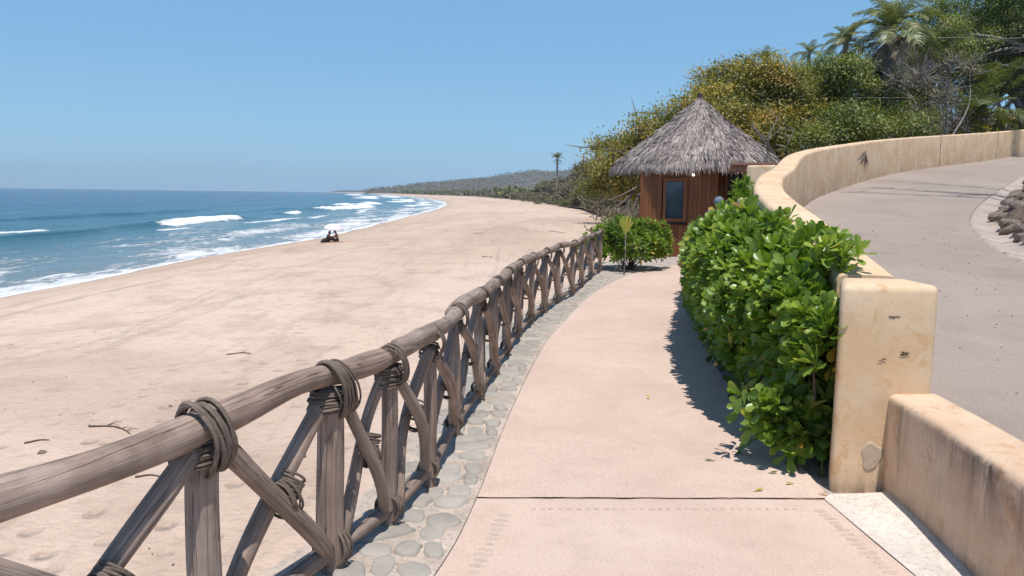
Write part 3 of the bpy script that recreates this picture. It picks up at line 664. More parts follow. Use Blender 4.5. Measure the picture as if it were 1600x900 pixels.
# buttress blocks on the outer side
def oriented_block(cx, cy, rz, dx, dy, z0, z1, seed):
    o = rbox('buttress', -dx/2, dx/2, -dy/2, dy/2, z0, z1, M['stucco'], wall, .04, 5, Vector((0, 0, 0)), seed)
    o.location = (cx-W0.x, cy-W0.y, 0); o.rotation_euler = (0, 0, rz); set_dirt(o, lambda co: co[:, 2]*0); return o
oriented_block(2.78, 9.02, -.22, .30, .36, -.1, 1.585, 4); oriented_block(4.52, 14.05, -.50, .50, .50, -.1, 2.16, 6)
# expansion joints on the far run (road side)
def at_wall(xq):
    i = int(np.argmin(abs(WALL[:, 0]-xq))); t_ = WALL[i+1]-WALL[i-1]; t_ /= np.linalg.norm(t_); return WALL[i], t_, np.array([t_[1], -t_[0]])
for xq in (15.6, 20.5):
    c, t_, n_ = at_wall(xq); z0 = float(zroad(c[1])); mb = MB(); p = c+n_*.172
    for z_a in np.linspace(0, 1.0, 6):
        mb.box((p[0]-W0.x, p[1]-W0.y, z0+z_a+.1), (.035+.015*math.sin(z_a*9+xq), .02, .205), math.atan2(t_[1], t_[0]))
    mb.build('joint', M['stain'], wall, smooth=False)
# fan-shaped stain left by a fallen frond
c, t_, n_ = at_wall(10.2); z0 = float(zroad(c[1])); mb = MB(); p = c+n_*.18
for k in range(17):
    a_ = R(-90)+rr.gauss(0, .75); l_ = rr.uniform(.22, .62); w_ = rr.uniform(.012, .03)
    e = (p[0]-W0.x, p[1]-W0.y, z0+.88); q2 = (e[0]+t_[0]*math.cos(a_)*l_*2, e[1]+t_[1]*math.cos(a_)*l_*2, e[2]+math.sin(a_)*l_)
    mb.tube([e, tuple((np.array(e)+np.array(q2))/2), q2], [w_*.4, w_, .003], 5)
mb.build('frond_stain', M['stain'], wall)

# low wall at the right of the path
lw = empty('low_wall', (2.2, 3.0, 0)); tag(lw, 'low stained stucco wall running from the pillar towards the camera', 'wall')
CW = spline([(2.195, 4.085), (2.16, 3.5), (2.09, 2.9), (2.03, 2.2), (2.0, 1), (2.0, -3)], 60)
P = wall_sweep(CW[::-1], .145, lambda C: C[:, 0]*0+.545, lambda C: C[:, 0]*0-.35, .04)
P[..., 2] += .004*fbm(P[..., 0], P[..., 1], 2, 3, 3); P[..., 0] += .004*fbm(P[..., 2], P[..., 1], 3, 3, 3)
V, F = grid(P[..., 0]-2.2, P[..., 1]-3.0, P[..., 2]); lwb = MB().add(V, F).build('wall_body', M['stucco_dirty'], lw)
def lwd(co):
    outer = (co[:, 0]+2.2) < np.interp(co[:, 1]+3, CW[::-1, 1], CW[::-1, 0])
    return np.where(outer, np.clip((co[:, 2]-.28)/.2, 0, 1)*np.clip((3.9-(co[:, 1]+3))/.9, 0, 1)*.95*(co[:, 2] < .535)+np.clip((.13-co[:, 2])/.12, 0, 1)*.9, 0)
set_dirt(lwb, lwd)

# ------------------------------------------------------------------ rustic log fence
fence = empty('log_fence', (0, 5, 0)); tag(fence, 'rustic weathered log fence with crossed braces lashed by vines above the beach', 'fence')
FO = np.array([0, 5, 0.])
RZ = .835
def ftube(name, P, rad, seed, seg=14, noise_=.045, mat='log'):
    return MB().tube(np.asarray(P)-FO, rad, seg, 0, noise_, seed, attr=(seed*.618) % 1).build(name, M[mat], fence)
def ring(mb, c, ax, ea, eb, ra, rb, r_, turns=1., seed=0, n=26, drift=0.):
    """an elliptical strand round the axis ax, semi axes ra along ea and rb along eb"""
    rg = random.Random(seed); ph = rg.uniform(0, 6.28); P = []; wa = rg.uniform(.02, .07); ws = rg.choice([2, 3, 4]); dz_ = rg.uniform(-.008, .008); r_ *= rg.uniform(.8, 1.2)
    for j in range(int(n*turns)+1):
        a_ = 2*math.pi*j/n+ph; wob = 1+wa*math.sin(ws*a_+ph)
        P.append(np.array(c)+ea*ra*wob*math.cos(a_)+eb*rb*wob*math.sin(a_)+ax*(drift*j/n+dz_*math.sin(a_+ph*2)))
    mb.tube(P, r_, 6, 0, 0, seed)
rg = random.Random(21)
npst = len(POSTS); UP = np.array([0, 0, 1.])
for i, (x, y) in enumerate(POSTS):
    j0 = max(i-1, 0); j1 = min(i+1, npst-1); d = POSTS[j1]-POSTS[j0]; d = np.array([d[0], d[1], 0]); d /= np.linalg.norm(d); nR = np.array([d[1], -d[0], 0])
    lean = rg.uniform(-.015, .015); pr = rg.uniform(.036, .041) if i > 3 else .058
    Pp = [np.array([x, y, -.12])+UP*z_+d*lean*z_+nR*.008*math.sin(z_*5+i) for z_ in np.linspace(0, .89, 12)]
    ftube('post', Pp, np.linspace(pr*1.08, pr*.92, 12), 100+i, noise_=.05)
    c = np.array([x, y, 0]); br = rg.uniform(.028, .032) if i > 2 else .038; ls = .70 if i > 4 else (.80 if i == 4 else 1.)
    if i < npst-1:
        nx = np.array([*POSTS[i+1], 0]); dd = nx-c; L_ = np.linalg.norm(dd); dd /= L_; nr = np.array([dd[1], -dd[0], 0])
        # falling brace: head of this post to foot of the next; rising brace: foot of this post to head of the next
        p0 = c+dd*.06+UP*.755+nr*.012; p1 = nx-dd*.065+UP*.10+nr*.012; s_ = np.linspace(0, 1, 14)
        bow = rg.uniform(-.03, .03)
        Pq = [p0+(p1-p0)*u+(UP*bow+nr*.035)*math.sin(u*math.pi)+nr*.01*math.sin(u*7+i) for u in s_]; ftube('brace', Pq, br*(1.02-.12*s_+.05*np.sin(s_*8+i)), 200+i)
        q0 = c+dd*.065+UP*.10+nr*.004; q1 = nx-dd*.045+UP*.765+nr*.012; bow = rg.uniform(-.03, .03)
        Qq = [q0+(q1-q0)*u+(UP*bow-nr*.035)*math.sin(u*math.pi)+nr*.01*math.sin(u*6+2*i) for u in s_]; ftube('brace', Qq, br*(.98+.08*np.sin(s_*7+i*2)), 300+i)
        # lashing at the crossing: strands round both poles
        mid = (Pq[7]+Qq[7])/2; mb = MB(); bd = (q1-q0)/np.linalg.norm(q1-q0); pd = (p1-p0)/np.linalg.norm(p1-p0)
        for k in range(7):
            e = np.cross(bd, nr); ring(mb, mid+bd*(.018+.0125*k), bd, nr, e, (.050+rg.uniform(0, .006))*(br/.038), (.046+rg.uniform(0, .006))*(br/.038), .0055, 1, i*50+k)
        for k in range(5):
            e = UP*.9-dd*.2; e /= np.linalg.norm(e); ring(mb, mid+dd*(-.02+.012*k), dd, nr, e, .068*(br/.038), (.070+rg.uniform(0, .01))*(br/.038), .0055, 1, i*70+k)
        mb2 = MB(); mb2.V = [v-FO for v in mb.V]; mb2.F = mb.F; mb2.UV = mb.UV; mb2.M = mb.M; mb2.A = mb.A; mb2.build('lashing', M['rope'], fence)
    # head lashing
    mb = MB(); top = c+UP*(RZ-.045*ls)+nR*.03
    for k in range(7 if ls > .9 else 5):
        t_ = d+UP*(.10*rg.uniform(-1, 1)+.28)+nR*rg.uniform(-.06, .06); t_ /= np.linalg.norm(t_); e = np.cross(nR, t_); e /= np.linalg.norm(e)
        ring(mb, top+d*(-.045+.0135*k), t_, nR, e, (.080+rg.uniform(0, .008))*(ls*.92+.08), (.120+rg.uniform(-.006, .014))*(ls*.92+.08), rg.uniform(.0055, .0085)*(.4+.6*ls), 1, i*90+k)
    for k in range(3):   # loose ends of vine
        a0 = c+UP*rg.uniform(.70, .80)+nR*rg.uniform(.04, .08)*ls+d*rg.uniform(-.06, .06); v_ = nR*rg.uniform(.0, .04)+d*rg.uniform(-.06, .06)-UP*rg.uniform(.03, .09)
        mb.tube(spline([a0-v_*.3, a0+v_*.4+nR*.01, a0+v_], 6), np.linspace(.005, .002, 6)*ls, 5, 0, .1, k)
    for k in range(7):
        ring(mb, c+UP*(.705+.0135*k), UP, d, nR, (.112-.003*k+rg.uniform(0, .006))*ls, (.068+rg.uniform(0, .006))*ls, rg.uniform(.005, .0075)*(.4+.6*ls), 1, i*110+k)
    mb.V = [v-FO for v in mb.V]; mb.build('lashing', M['rope'], fence)
    # foot lashing
    mb = MB()
    for k in range(5):
        ring(mb, c+UP*.10+d*(-.03+.014*k), d, nR, UP, .078*ls, (.078+rg.uniform(0, .012))*ls, .0065*(.4+.6*ls), 1, i*130+k)
    mb.V = [v-FO for v in mb.V]; mb.build('lashing', M['rope'], fence)
# bottom rails, one per bay
for i in range(npst-1):
    a_ = np.array([*POSTS[i], .085]); b_ = np.array([*POSTS[i+1], .085]); dd = (b_-a_)/np.linalg.norm(b_-a_); s_ = np.linspace(0, 1, 10)
    Pq = [a_+dd*.02+(b_-a_-dd*.04)*u+UP*.008*math.sin(u*5+i) for u in s_]; ftube('bottom_rail', Pq, (.030 if i > 2 else .036)+.003*np.sin(s_*6+i), 400+i)
# top rails: several knobbly poles, butted and overlapping over the posts
rail = spline(POSTS, 300); Lr = np.concatenate([[0], np.cumsum(np.linalg.norm(np.diff(rail, axis=0), axis=1))])
def rail_at(y): return np.interp(y, rail[:, 1], rail[:, 0])
secs = [(-.6, 4.10, .067, .046, 5), (3.60, 5.02, .038, .048, 9), (4.86, 12.3, .050, .042, 6), (12.0, 16.45, .044, .034, 8)]
for si, (y0, y1, r0_, r1_, sd) in enumerate(secs):
    n = 60 if y1-y0 > 3 else 28
    yy = np.linspace(y0, y1, n); xx = np.where(yy < POSTS[0, 1], POSTS[0, 0]+(yy-POSTS[0, 1])*.32, np.interp(yy, rail[:, 1], rail[:, 0]))
    xx = xx+.012; zl = RZ+.012*np.sin(yy*2.2+si)+.008*np.sin(yy*5.1)+(.03 if si == 1 else 0)*np.linspace(1, .2, n)
    xx = xx+.008*np.sin(yy*3+si)
    rad = np.linspace(r0_, r1_, n)*(1+.07*np.sin(yy*3.3+si)+.07*np.sin(yy*7.7+1))
    if si == 0: zl += .018*np.exp(-((yy-2.95)/.22)**2); rad *= 1+.13*np.exp(-((yy-3.35)/.10)**2)
    if si == 1: rad *= 1+.20*np.exp(-((yy-4.95)/.10)**2)+.2*np.exp(-((yy-3.85)/.09)**2)
    if si == 2: rad *= 1+.14*np.exp(-((yy-4.9)/.15)**2)
    if si == 0: yy = yy
    ftube('top_rail', np.column_stack([xx, yy, zl]), rad, sd*10+si, 24, .04)

# ------------------------------------------------------------------ leaves
def leaf_template(rows, L_, W_, curl, fold=.35):
    """obovate leaf, base at the origin, growing along +x, upper side +z"""
    u = np.linspace(0, 1, rows)**.6 if rows > 3 else np.array([0, .7, 1.]); u[0] = 0; w = W_*np.interp(u, [0, .15, .4, .7, .88, .96, 1], [.14, .22, .55, .95, 1., .78, .40])/2
    V = []
    for a_, b_ in zip(u, w):
        z_ = curl*L_*a_*a_
        V += [(a_*L_, -b_, z_+b_*fold), (a_*L_, 0, z_), (a_*L_, b_, z_+b_*fold)]
    i = np.arange(rows-1)*3; F = np.concatenate([np.stack([i, i+3, i+4, i+1], -1), np.stack([i+1, i+4, i+5, i+2], -1)]); return np.array(V), F
def place_many(mb, V, F, pos, rotM, scl, rnd, mi=0):
    """stamp a template n times into the mesh"""
    n = len(pos); P = np.einsum('nij,vj->nvi', rotM, V)*scl[:, None, None]+pos[:, None, :]
    Fn = (F[None]+(np.arange(n)*len(V))[:, None, None]).reshape(-1, F.shape[1])
    mb.add(P.reshape(-1, 3), Fn, mi=mi, attr=np.repeat(rnd, len(F)))
def frame_from(xd, up):
    xd = xd/np.linalg.norm(xd, axis=1)[:, None]; y = np.cross(up, xd); y /= np.linalg.norm(y, axis=1)[:, None]+1e-9
    return np.stack([xd, y, np.cross(xd, y)], -1)
def rosettes(mb, C, D, rng, nl=13, rows=5, L_=.13, W_=.052, tint=None, mi=0):
    """rosettes of leaves at points C opening along directions D"""
    n = len(C); D = D/np.linalg.norm(D, axis=1)[:, None]
    ref = np.tile([.3, .2, .9], (n, 1)); e1 = np.cross(ref, D); e1 /= np.linalg.norm(e1, axis=1)[:, None]+1e-9; e2 = np.cross(D, e1)
    if tint is None: tint = rng.uniform(.2, .8, n)
    ph = rng.uniform(0, 6.28, n); temps = [leaf_template(rows, L_, W_, c_) for c_ in (-.18, .0, .15)]
    for k in range(nl):
        az = ph+k*2.4; u = k/(nl-1.); el = np.radians(14+66*u**.9)+rng.normal(0, .16, n)     # the outer leaves lie flatter
        xd = (e1*np.cos(az)[:, None]+e2*np.sin(az)[:, None])*np.cos(el)[:, None]+D*np.sin(el)[:, None]
        Rm = frame_from(xd, D+rng.normal(0, .15, (n, 3))); V_, F_ = temps[k % 3]
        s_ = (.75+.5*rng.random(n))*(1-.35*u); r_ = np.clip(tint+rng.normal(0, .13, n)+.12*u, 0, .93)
        old = rng.random(n) < (.06 if k < 3 else .006); r_ = np.where(old, rng.uniform(.95, 1, n), r_)
        place_many(mb, V_, F_, C+D*(.03*u-.02)+xd*.008, Rm, s_, r_, mi)

def along(poly, y): return np.interp(y, poly[:, 1], poly[:, 0])
# ---- the big hedge between the path and the wall
hedge = empty('hedge', (2.1, 6, 0)); tag(hedge, 'long glossy green beach shrub hedge spilling over the path against the ochre wall', 'hedge')
HO = np.array([2.1, 6, 0])
rng = np.random.default_rng(5)
def hedge_sec(y):
    """outline of the hedge in section: left x, right x, top z"""
    y = np.asarray(y, float); pe = np.interp(y, PRr[:, 1], PRr[:, 0]); wx = np.interp(y, WALL[:, 1], WALL[:, 0])-.16
    l_ = pe-np.interp(y, [4.2, 4.7, 5.4, 6.5, 9, 12, 14.5], [.02, .13, .24, .24, .12, -.05, -.2])
    top = (1+.05*np.sin(y*4.1)+.04*np.sin(y*9.3+1))*np.interp(y, [4.15, 4.5, 5.2, 6.2, 7, 8, 9, 12.5, 14.5], [1.00, 1.08, 1.17, 1.30, 1.36, 1.26, 1.21, 1.15, .85])
    r_ = np.minimum(wx+.12, pe+1.35+0*y); return l_, r_, top
C = []; D = []; tt = []
n = 2150
yy = 4.18+(13.6-4.18)*rng.random(n)**1.25; l_, r_, tp = hedge_sec(yy)
lump = 1+.07*fbm(yy, yy*0, 2.2, 3, 7); hw_ = (r_-l_)/2; cx = (r_+l_)/2
ang = rng.uniform(-.42, 1.0, n)*np.pi*.62            # 0 = straight left, pi/2 = up
ca = np.cos(ang); sa = np.sin(ang)
zc = tp*.52; zr_ = tp*.48
ex = np.sign(ca)*np.abs(ca)**.62; ez = np.sign(sa)*np.abs(sa)**.62
dep_ = 1-.30*rng.random(n)**1.6
lump = lump*(1+.16*np.clip(fbm(yy*1.4, ang*1.3, 2.4, 3, 2), -1, 1)); px = cx-hw_*ex*dep_*lump; pz = zc+zr_*ez*dep_*lump
px = np.where(pz < .75, px+(.75-pz)*.40*np.clip((10-yy)/3, 0, 1)*np.clip((yy-4.4)/.5, 0, 1), px)
# a fan of bare stems shows low down near the pillar
keep = ~((pz < .42+.1*np.sin(yy*5)) & (rng.random(n) < np.where(yy < 6.3, .72, .35)))
wxx = np.interp(yy, WALL[:, 1], WALL[:, 0])-.175; ztw = zroad(yy)+1.13
keep &= ~((px > wxx-.03) & (pz < ztw+.06)); keep &= (pz > .09)
keep &= ~((yy < 4.5) & (px > 1.70) & (pz < 1.18) & (yy < 4.52) & (px < 2.35) & (pz > 0) & (rng.random(n) < .8))
C = np.column_stack([px, yy, pz])[keep]; Dn = np.column_stack([-ca, rng.normal(-.35, .35, n), sa*.9+.45])[keep]
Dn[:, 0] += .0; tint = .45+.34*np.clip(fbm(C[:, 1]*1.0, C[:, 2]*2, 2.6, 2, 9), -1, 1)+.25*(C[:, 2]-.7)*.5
near = C[:, 1] < 7.5; mb = MB()
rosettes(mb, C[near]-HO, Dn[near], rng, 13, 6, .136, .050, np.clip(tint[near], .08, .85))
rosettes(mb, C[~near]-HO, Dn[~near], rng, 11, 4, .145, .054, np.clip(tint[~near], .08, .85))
# shoots standing proud of the outline
n2 = 70; y2 = 4.5+7.5*rng.random(n2)**1.2; l2, r2, t2 = hedge_sec(y2); C2 = np.column_stack([l2+(r2-l2)*rng.uniform(.3, .95, n2), y2, t2+rng.uniform(.0, .09, n2)])
rosettes(mb, C2-HO, np.column_stack([rng.normal(-.1, .25, n2), rng.normal(-.2, .25, n2), np.ones(n2)]), rng, 11, 5, .14, .052, rng.uniform(.4, .75, n2))
n4 = 18; C4 = np.column_stack([rng.uniform(1.86, 2.12, n4), rng.uniform(4.58, 5.2, n4), np.zeros(n4)]); C4[:, 2] = zroad(C4[:, 1])+1.13+rng.uniform(.02, .10, n4)
rosettes(mb, C4-HO, np.column_stack([rng.normal(.35, .3, n4), rng.normal(-.3, .3, n4), np.ones(n4)]), rng, 10, 5, .13, .05, rng.uniform(.4, .8, n4))
# low tuft beside the pillar foot
n3 = 44; C3 = np.column_stack([rng.normal(1.66, .10, n3), 4.38+abs(rng.normal(0, .12, n3)), rng.uniform(.10, .42, n3)])
rosettes(mb, C3-HO, np.column_stack([rng.normal(-.6, .4, n3), rng.normal(-.6, .4, n3), rng.uniform(.3, 1.2, n3)]), rng, 9, 6, .13, .056, rng.uniform(.3, .7, n3))
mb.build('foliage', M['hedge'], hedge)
mb = MB(); rg = random.Random(8)
for k in range(150):
    y0 = 4.35+9*rg.random()**1.3; l0, r0, t0 = [float(v) for v in hedge_sec(y0)]; x0 = l0+(r0-l0)*rg.uniform(.45, .7)
    e = np.array([l0+(r0-l0)*rg.uniform(.02, .98), y0+rg.uniform(-.35, .35), t0*rg.uniform(.45, .93)]); s0 = np.array([x0, y0, -.02])
    m_ = (s0+e)/2+np.array([rg.uniform(-.08, .08), rg.uniform(-.08, .08), rg.uniform(.02, .12)])
    mb.tube(spline([s0, m_, e], 8)-HO, np.linspace(rg.uniform(.010, .018), .004, 8), 6, 0, .05, k)
mb.build('stems', M['bark'], hedge)
# inner dead leaves and dark filling leaves
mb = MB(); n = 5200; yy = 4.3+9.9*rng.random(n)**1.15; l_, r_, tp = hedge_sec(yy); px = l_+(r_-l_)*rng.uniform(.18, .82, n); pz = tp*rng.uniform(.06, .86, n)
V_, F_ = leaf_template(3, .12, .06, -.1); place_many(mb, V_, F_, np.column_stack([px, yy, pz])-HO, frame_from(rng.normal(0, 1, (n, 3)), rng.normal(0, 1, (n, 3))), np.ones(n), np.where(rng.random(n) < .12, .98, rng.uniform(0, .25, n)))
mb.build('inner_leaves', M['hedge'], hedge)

def bush(name, label, cat, c, rx, ry, h, n, L_, seed, mat='hedge', nl=9, rows=3, z0=.0, flatbase=.1, stems=26, tintc=.45):
    o = empty(name, c); tag(o, label, cat); rng = np.random.default_rng(seed)
    ph = rng.uniform(0, 6.28, n); el = np.arcsin(rng.uniform(-.45, 1, n)); d = np.column_stack([np.cos(ph)*np.cos(el), np.sin(ph)*np.cos(el), np.sin(el)])
    lump = 1+.20*np.sin(ph*3+seed)*np.cos(el*3)+.16*np.sin(ph*7+el*5); r_ = (1-.22*rng.random(n)**2)*lump
    P = d*r_[:, None]*np.array([rx, ry, h*.52])+np.array([0, 0, h*.5]); P[:, 2] = np.maximum(P[:, 2], flatbase*rng.uniform(.5, 1.5, n))
    mb = MB(); rosettes(mb, P, d+np.array([0, 0, .5])+rng.normal(0, .25, (n, 3)), rng, nl, rows, L_, L_*.42, np.clip(tintc+.22*np.sin(ph*5+el*4)+rng.normal(0, .08, n), .05, .88)); mb.build('foliage', M[mat], o)
    mb = MB(); rg = random.Random(seed)
    for k in range(stems):
        a_ = rg.uniform(0, 6.28); e = np.array([math.cos(a_)*rx*rg.uniform(.3, .85), math.sin(a_)*ry*rg.uniform(.3, .85), h*rg.uniform(.4, .85)])
        mb.tube(spline([(rg.uniform(-.1, .1), rg.uniform(-.1, .1), -.03), e*.5+np.array([0, 0, -.05]), e], 6), np.linspace(.014, .005, 6), 5, 0, .04, k)
    mb.build('stems', M['bark'], o)
    return o
bush('beach_shrub', 'rounded glossy green shrub at the far end of the log fence before the hut', 'shrub', (2.55, 16.75, 0), .84, .7, .98, 950, .12, 31, flatbase=.05)
bush('beach_shrub', 'leafy green shrub rising behind the small buttress of the curved wall', 'shrub', (3.66, 12.1, 0), .22, .5, 1.72, 300, .13, 33)
bush('seedling', 'tiny leafy seedling growing from the gravel beside the hut', 'plant', (3.92, 17.75, 0), .06, .06, .22, 9, .08, 35, stems=2, flatbase=.03)

# young yellow plant on a thin stem in front of the far shrub
yp = empty('young_plant', (2.28, 15.55, 0)); tag(yp, 'young plant with a bright yellow leaf fan on a thin bare stem', 'plant')
MB().tube([(0, 0, -.02), (.012, 0, .4), (.0, 0, .82)], [.014, .011, .009], 8, 0, .03, 3).build('stem', M['grey_bark'], yp)
mb = MB(); V_, F_ = leaf_template(4, .36, .042, -.16); n = 7; az = np.linspace(-.5, .5, n)+rng.normal(0, .07, n); xd = np.column_stack([np.sin(az)*.75, np.full(n, -.12), np.cos(az)])
place_many(mb, V_, F_, np.column_stack([np.zeros(n), np.zeros(n), .78+.03*np.arange(n)/n]), frame_from(xd, np.tile([0, -1., .2], (n, 1))), rng.uniform(.8, 1.15, n), rng.random(n)); mb.build('leaves', M['yellow_leaf'], yp)

# ------------------------------------------------------------------ thatched hut
HC = np.array([5.22, 22.0]); hut = empty('thatched_hut', (HC[0], HC[1], 0)); tag(hut, 'small brown timber hut with a conical grey thatched roof at the path end', 'hut')
def hp(x, y, z=0.): return np.array([x-HC[0], y-HC[1], z])
def plank_wall(name, p0, p1, z0, z1, hole=None, w=.115, th=.04, parent=None, seed=1):
    """boards side by side; hole = (u0, u1, z0, z1) left open"""
    p0 = np.array(p0); p1 = np.array(p1); d = p1-p0; L_ = np.linalg.norm(d); d /= L_; nn_ = np.array([d[1], -d[0]]); n = max(1, round(L_/w)); w = L_/n; mb = MB(); rg = random.Random(seed)
    for k in range(n):
        u = (k+.5)*w; c = p0+d*u+nn_*rg.uniform(-.002, .002); at = rg.random(); spans = [(z0, z1)]
        if hole and hole[0] < u < hole[1]: spans = [(z0, hole[2]), (hole[3], z1)]
        for a_, b_ in spans:
            s0 = mb.n; mb.box((c[0]-HC[0], c[1]-HC[1], (a_+b_)/2), (w-.006, th, b_-a_), math.atan2(d[1], d[0])); mb.A[-1][:] = at
    mb.box(((p0[0]+p1[0])/2-HC[0]-nn_[0]*.03, (p0[1]+p1[1])/2-HC[1]-nn_[1]*.03, z0+.0 if False else (z0+min(z1, hole[2] if hole else z1))/2), (L_-.01, .02, (hole[2] if hole else z1)-z0-.01), math.atan2(d[1], d[0]), mi=1)
    return mb.build(name, [M['plank'], M['dark_gap']], parent or hut, smooth=False)
fa, fb = (3.36, 20.50), (5.28, 20.20)
ww = plank_wall('wall', fa, fb, -.05, 2.25, (.60, 1.20, .93, 2.03), seed=1)
plank_wall('wall', (3.93, 23.35), (3.38, 20.55), -.05, 2.22, seed=2); plank_wall('wall', (7.1, 23.4), (3.96, 23.4), -.05, 2.5, seed=3)
plank_wall('wall', (7.1, 21.1), (7.1, 23.36), -.05, 2.5, seed=4); plank_wall('wall', (5.28, 20.24), (5.30, 21.0), -.05, 2.5, seed=5)
plank_wall('wall', (5.33, 21.05), (5.72, 21.05), -.05, 2.5, seed=6); plank_wall('wall', (6.75, 21.05), (7.08, 21.05), -.05, 2.5, seed=7)
MB().box(hp(5.28, 20.18, 1.12), (.07, .07, 2.3)).build('corner_post', M['frame_wood'], hut, smooth=False)
# window: frame, sill, dark reflecting pane
d = np.array([fb[0]-fa[0], fb[1]-fa[1]]); d /= np.linalg.norm(d); rz = math.atan2(d[1], d[0]); nO = np.array([d[1], -d[0]])
def onf(u, o_, z): p = np.array(fa)+d*u+nO*o_; return hp(p[0], p[1], z)
win = MB()
for (u, z, w, h_) in ((.635, 1.48, .075, 1.16), (1.165, 1.48, .075, 1.16), (.90, 2.02, .455, .075), (.90, .955, .455, .10)): win.box(onf(u, .02, z), (w, .10, h_), rz)
wo = win.build('window', M['frame_wood'], hut, smooth=False)
MB().box(onf(.90, -.012, 1.48), (.46, .02, .98), rz).build('pane', M['glass'], wo, smooth=False)
MB().box(onf(.90, .035, .865), (.66, .15, .05), rz).build('sill', M['dark_gap'], wo, smooth=False)
# doorway: frame and dark glass door
dr = MB()
for (x, z, w, h_) in ((5.76, 1.12, .07, 2.3), (6.71, 1.12, .07, 2.3), (6.235, 2.31, .88, .08), (6.235, 1.1, .05, 2.2)): dr.box(hp(x, 21.03, z), (w, .09, h_))
do = dr.build('door', M['frame_wood'], hut, smooth=False); MB().box(hp(6.235, 21.08, 1.1), (.88, .015, 2.3)).build('pane', M['door_glass'], do, smooth=False)
MB().box(hp(5.45, 22.0, 2.48), (3.1, 2.5, .04)).build('ceiling', M['dark_gap'], hut, smooth=False)
bl = MB(); bl.tube([hp(4.66, 20.1, 2.32), hp(4.66, 20.1, 2.2)], .012, 8).build('lamp_holder', M['dark_gap'], hut)
import bmesh
bm = bmesh.new(); bmesh.ops.create_icosphere(bm, subdivisions=3, radius=.03)
for v in bm.verts: v.co.z *= 1.1 if v.co.z < 0 else 1.3
me = bpy.data.meshes.new('bulb'); bm.to_mesh(me); bm.free(); me.materials.append(M['bulb']); link_mesh('bulb', me, bl.M and bpy.data.objects['lamp_holder'], tuple(hp(4.66, 20.1, 2.145)))
# roof: a cone of overlapping palm-thatch strands over a solid under-layer
RR = 2.43; ZE = 2.42; ZA = 4.36
rp = lambda u: (RR*(u**1.04), ZA-(ZA-ZE)*(u**.93)-.10*max(0, u-.86)/.14)
mb = MB(); us = np.linspace(.0, .97, 24); th = np.linspace(0, 2*np.pi, 65)
Rr_ = np.array([rp(u)[0] for u in us])*.985; Zr_ = np.array([rp(u)[1] for u in us])-.05
V, F = grid(Rr_[:, None]*np.cos(th)[None], Rr_[:, None]*np.sin(th)[None], np.repeat(Zr_[:, None], 65, 1)); mb.add(V, F, attr=.15)
V2, F2 = grid(np.array([[RR*.93]*65, [.3]*65])*np.cos(th), np.array([[RR*.93]*65, [.3]*65])*np.sin(th), np.array([[ZE-.02]*65, [ZE+1.2]*65])); mb.add(V2, F2, attr=.1)
rng = np.random.default_rng(12); n = 30000
u = np.sqrt(rng.random(n))*.99+.005; ph = rng.uniform(0, 2*np.pi, n); lay = np.floor(u*17)/17
ru = RR*u**1.04; zu = ZA-(ZA-ZE)*u**.93-.10*np.maximum(0, u-.86)/.14
er = np.column_stack([np.cos(ph), np.sin(ph)]); slope = np.array([-.70]*n)
down = np.column_stack([er*1.0, np.full(n, -.86)]); down[:, 2] -= np.where(u > .93, 1.6*(u-.93)/.06, 0)
down += rng.normal(0, .14, (n, 3)); nrm = np.column_stack([er*.65, np.full(n, .76)])+rng.normal(0, .25, (n, 3))
Vt = np.array([(0, -.011, 0), (0, .011, 0), (.5, .013, .004), (.5, -.013, .004), (1, .003, -.01), (1, -.003, -.01)]); Ft = np.array([(0, 3, 2, 1), (3, 5, 4, 2)])
Vt = Vt*np.array([.20, 1, 1])
pos = np.column_stack([er*ru[:, None], zu+.03*rng.random(n)+.035*(u*17-lay*17)*0])+np.column_stack([er*0, .012+.02*np.sin(u*17*6.28)])
rdn = np.clip(.35+.35*rng.normal(0, .5, n)+.12*np.sin(u*17*6.28)+.1*np.sin(ph*9+u*14), 0, 1)
place_many(mb, Vt, Ft, pos, frame_from(down, nrm), .7+.7*rng.random(n), rdn)
# ragged eave
n = 5200; ph = rng.uniform(0, 2*np.pi, n); er = np.column_stack([np.cos(ph), np.sin(ph)]); rr_ = RR*rng.uniform(.93, 1.0, n)
tuft = .5+.5*np.sin(ph*31+2*np.sin(ph*13)); down = np.column_stack([er*.28, np.full(n, -1.)])+rng.normal(0, .16, (n, 3))
place_many(mb, Vt*np.array([1, 1.1, 1]), Ft, np.column_stack([er*rr_[:, None], ZE-.02-.04*rng.random(n)]), frame_from(down, np.column_stack([er, .2+0*ph])+rng.normal(0, .2, (n, 3))), (.5+.45*tuft)*(.8+.5*rng.random(n)), np.clip(rng.normal(.5, .25, n), 0, 1))
roof = mb.build('roof', M['thatch'], hut, smooth=False); roof.location = (0, .12, 0)
fin = MB(); fin.tube([(0, 0, ZA-.18), (0, 0, ZA-.02), (0, 0, ZA+.0), (0, 0, ZA+.03), (0, 0, ZA+.06), (0, 0, ZA+.08), (0, 0, ZA+.11)], [.14, .085, .06, .085, .055, .075, .045], 14); fin.build('finial', M['finial_wood'], roof)
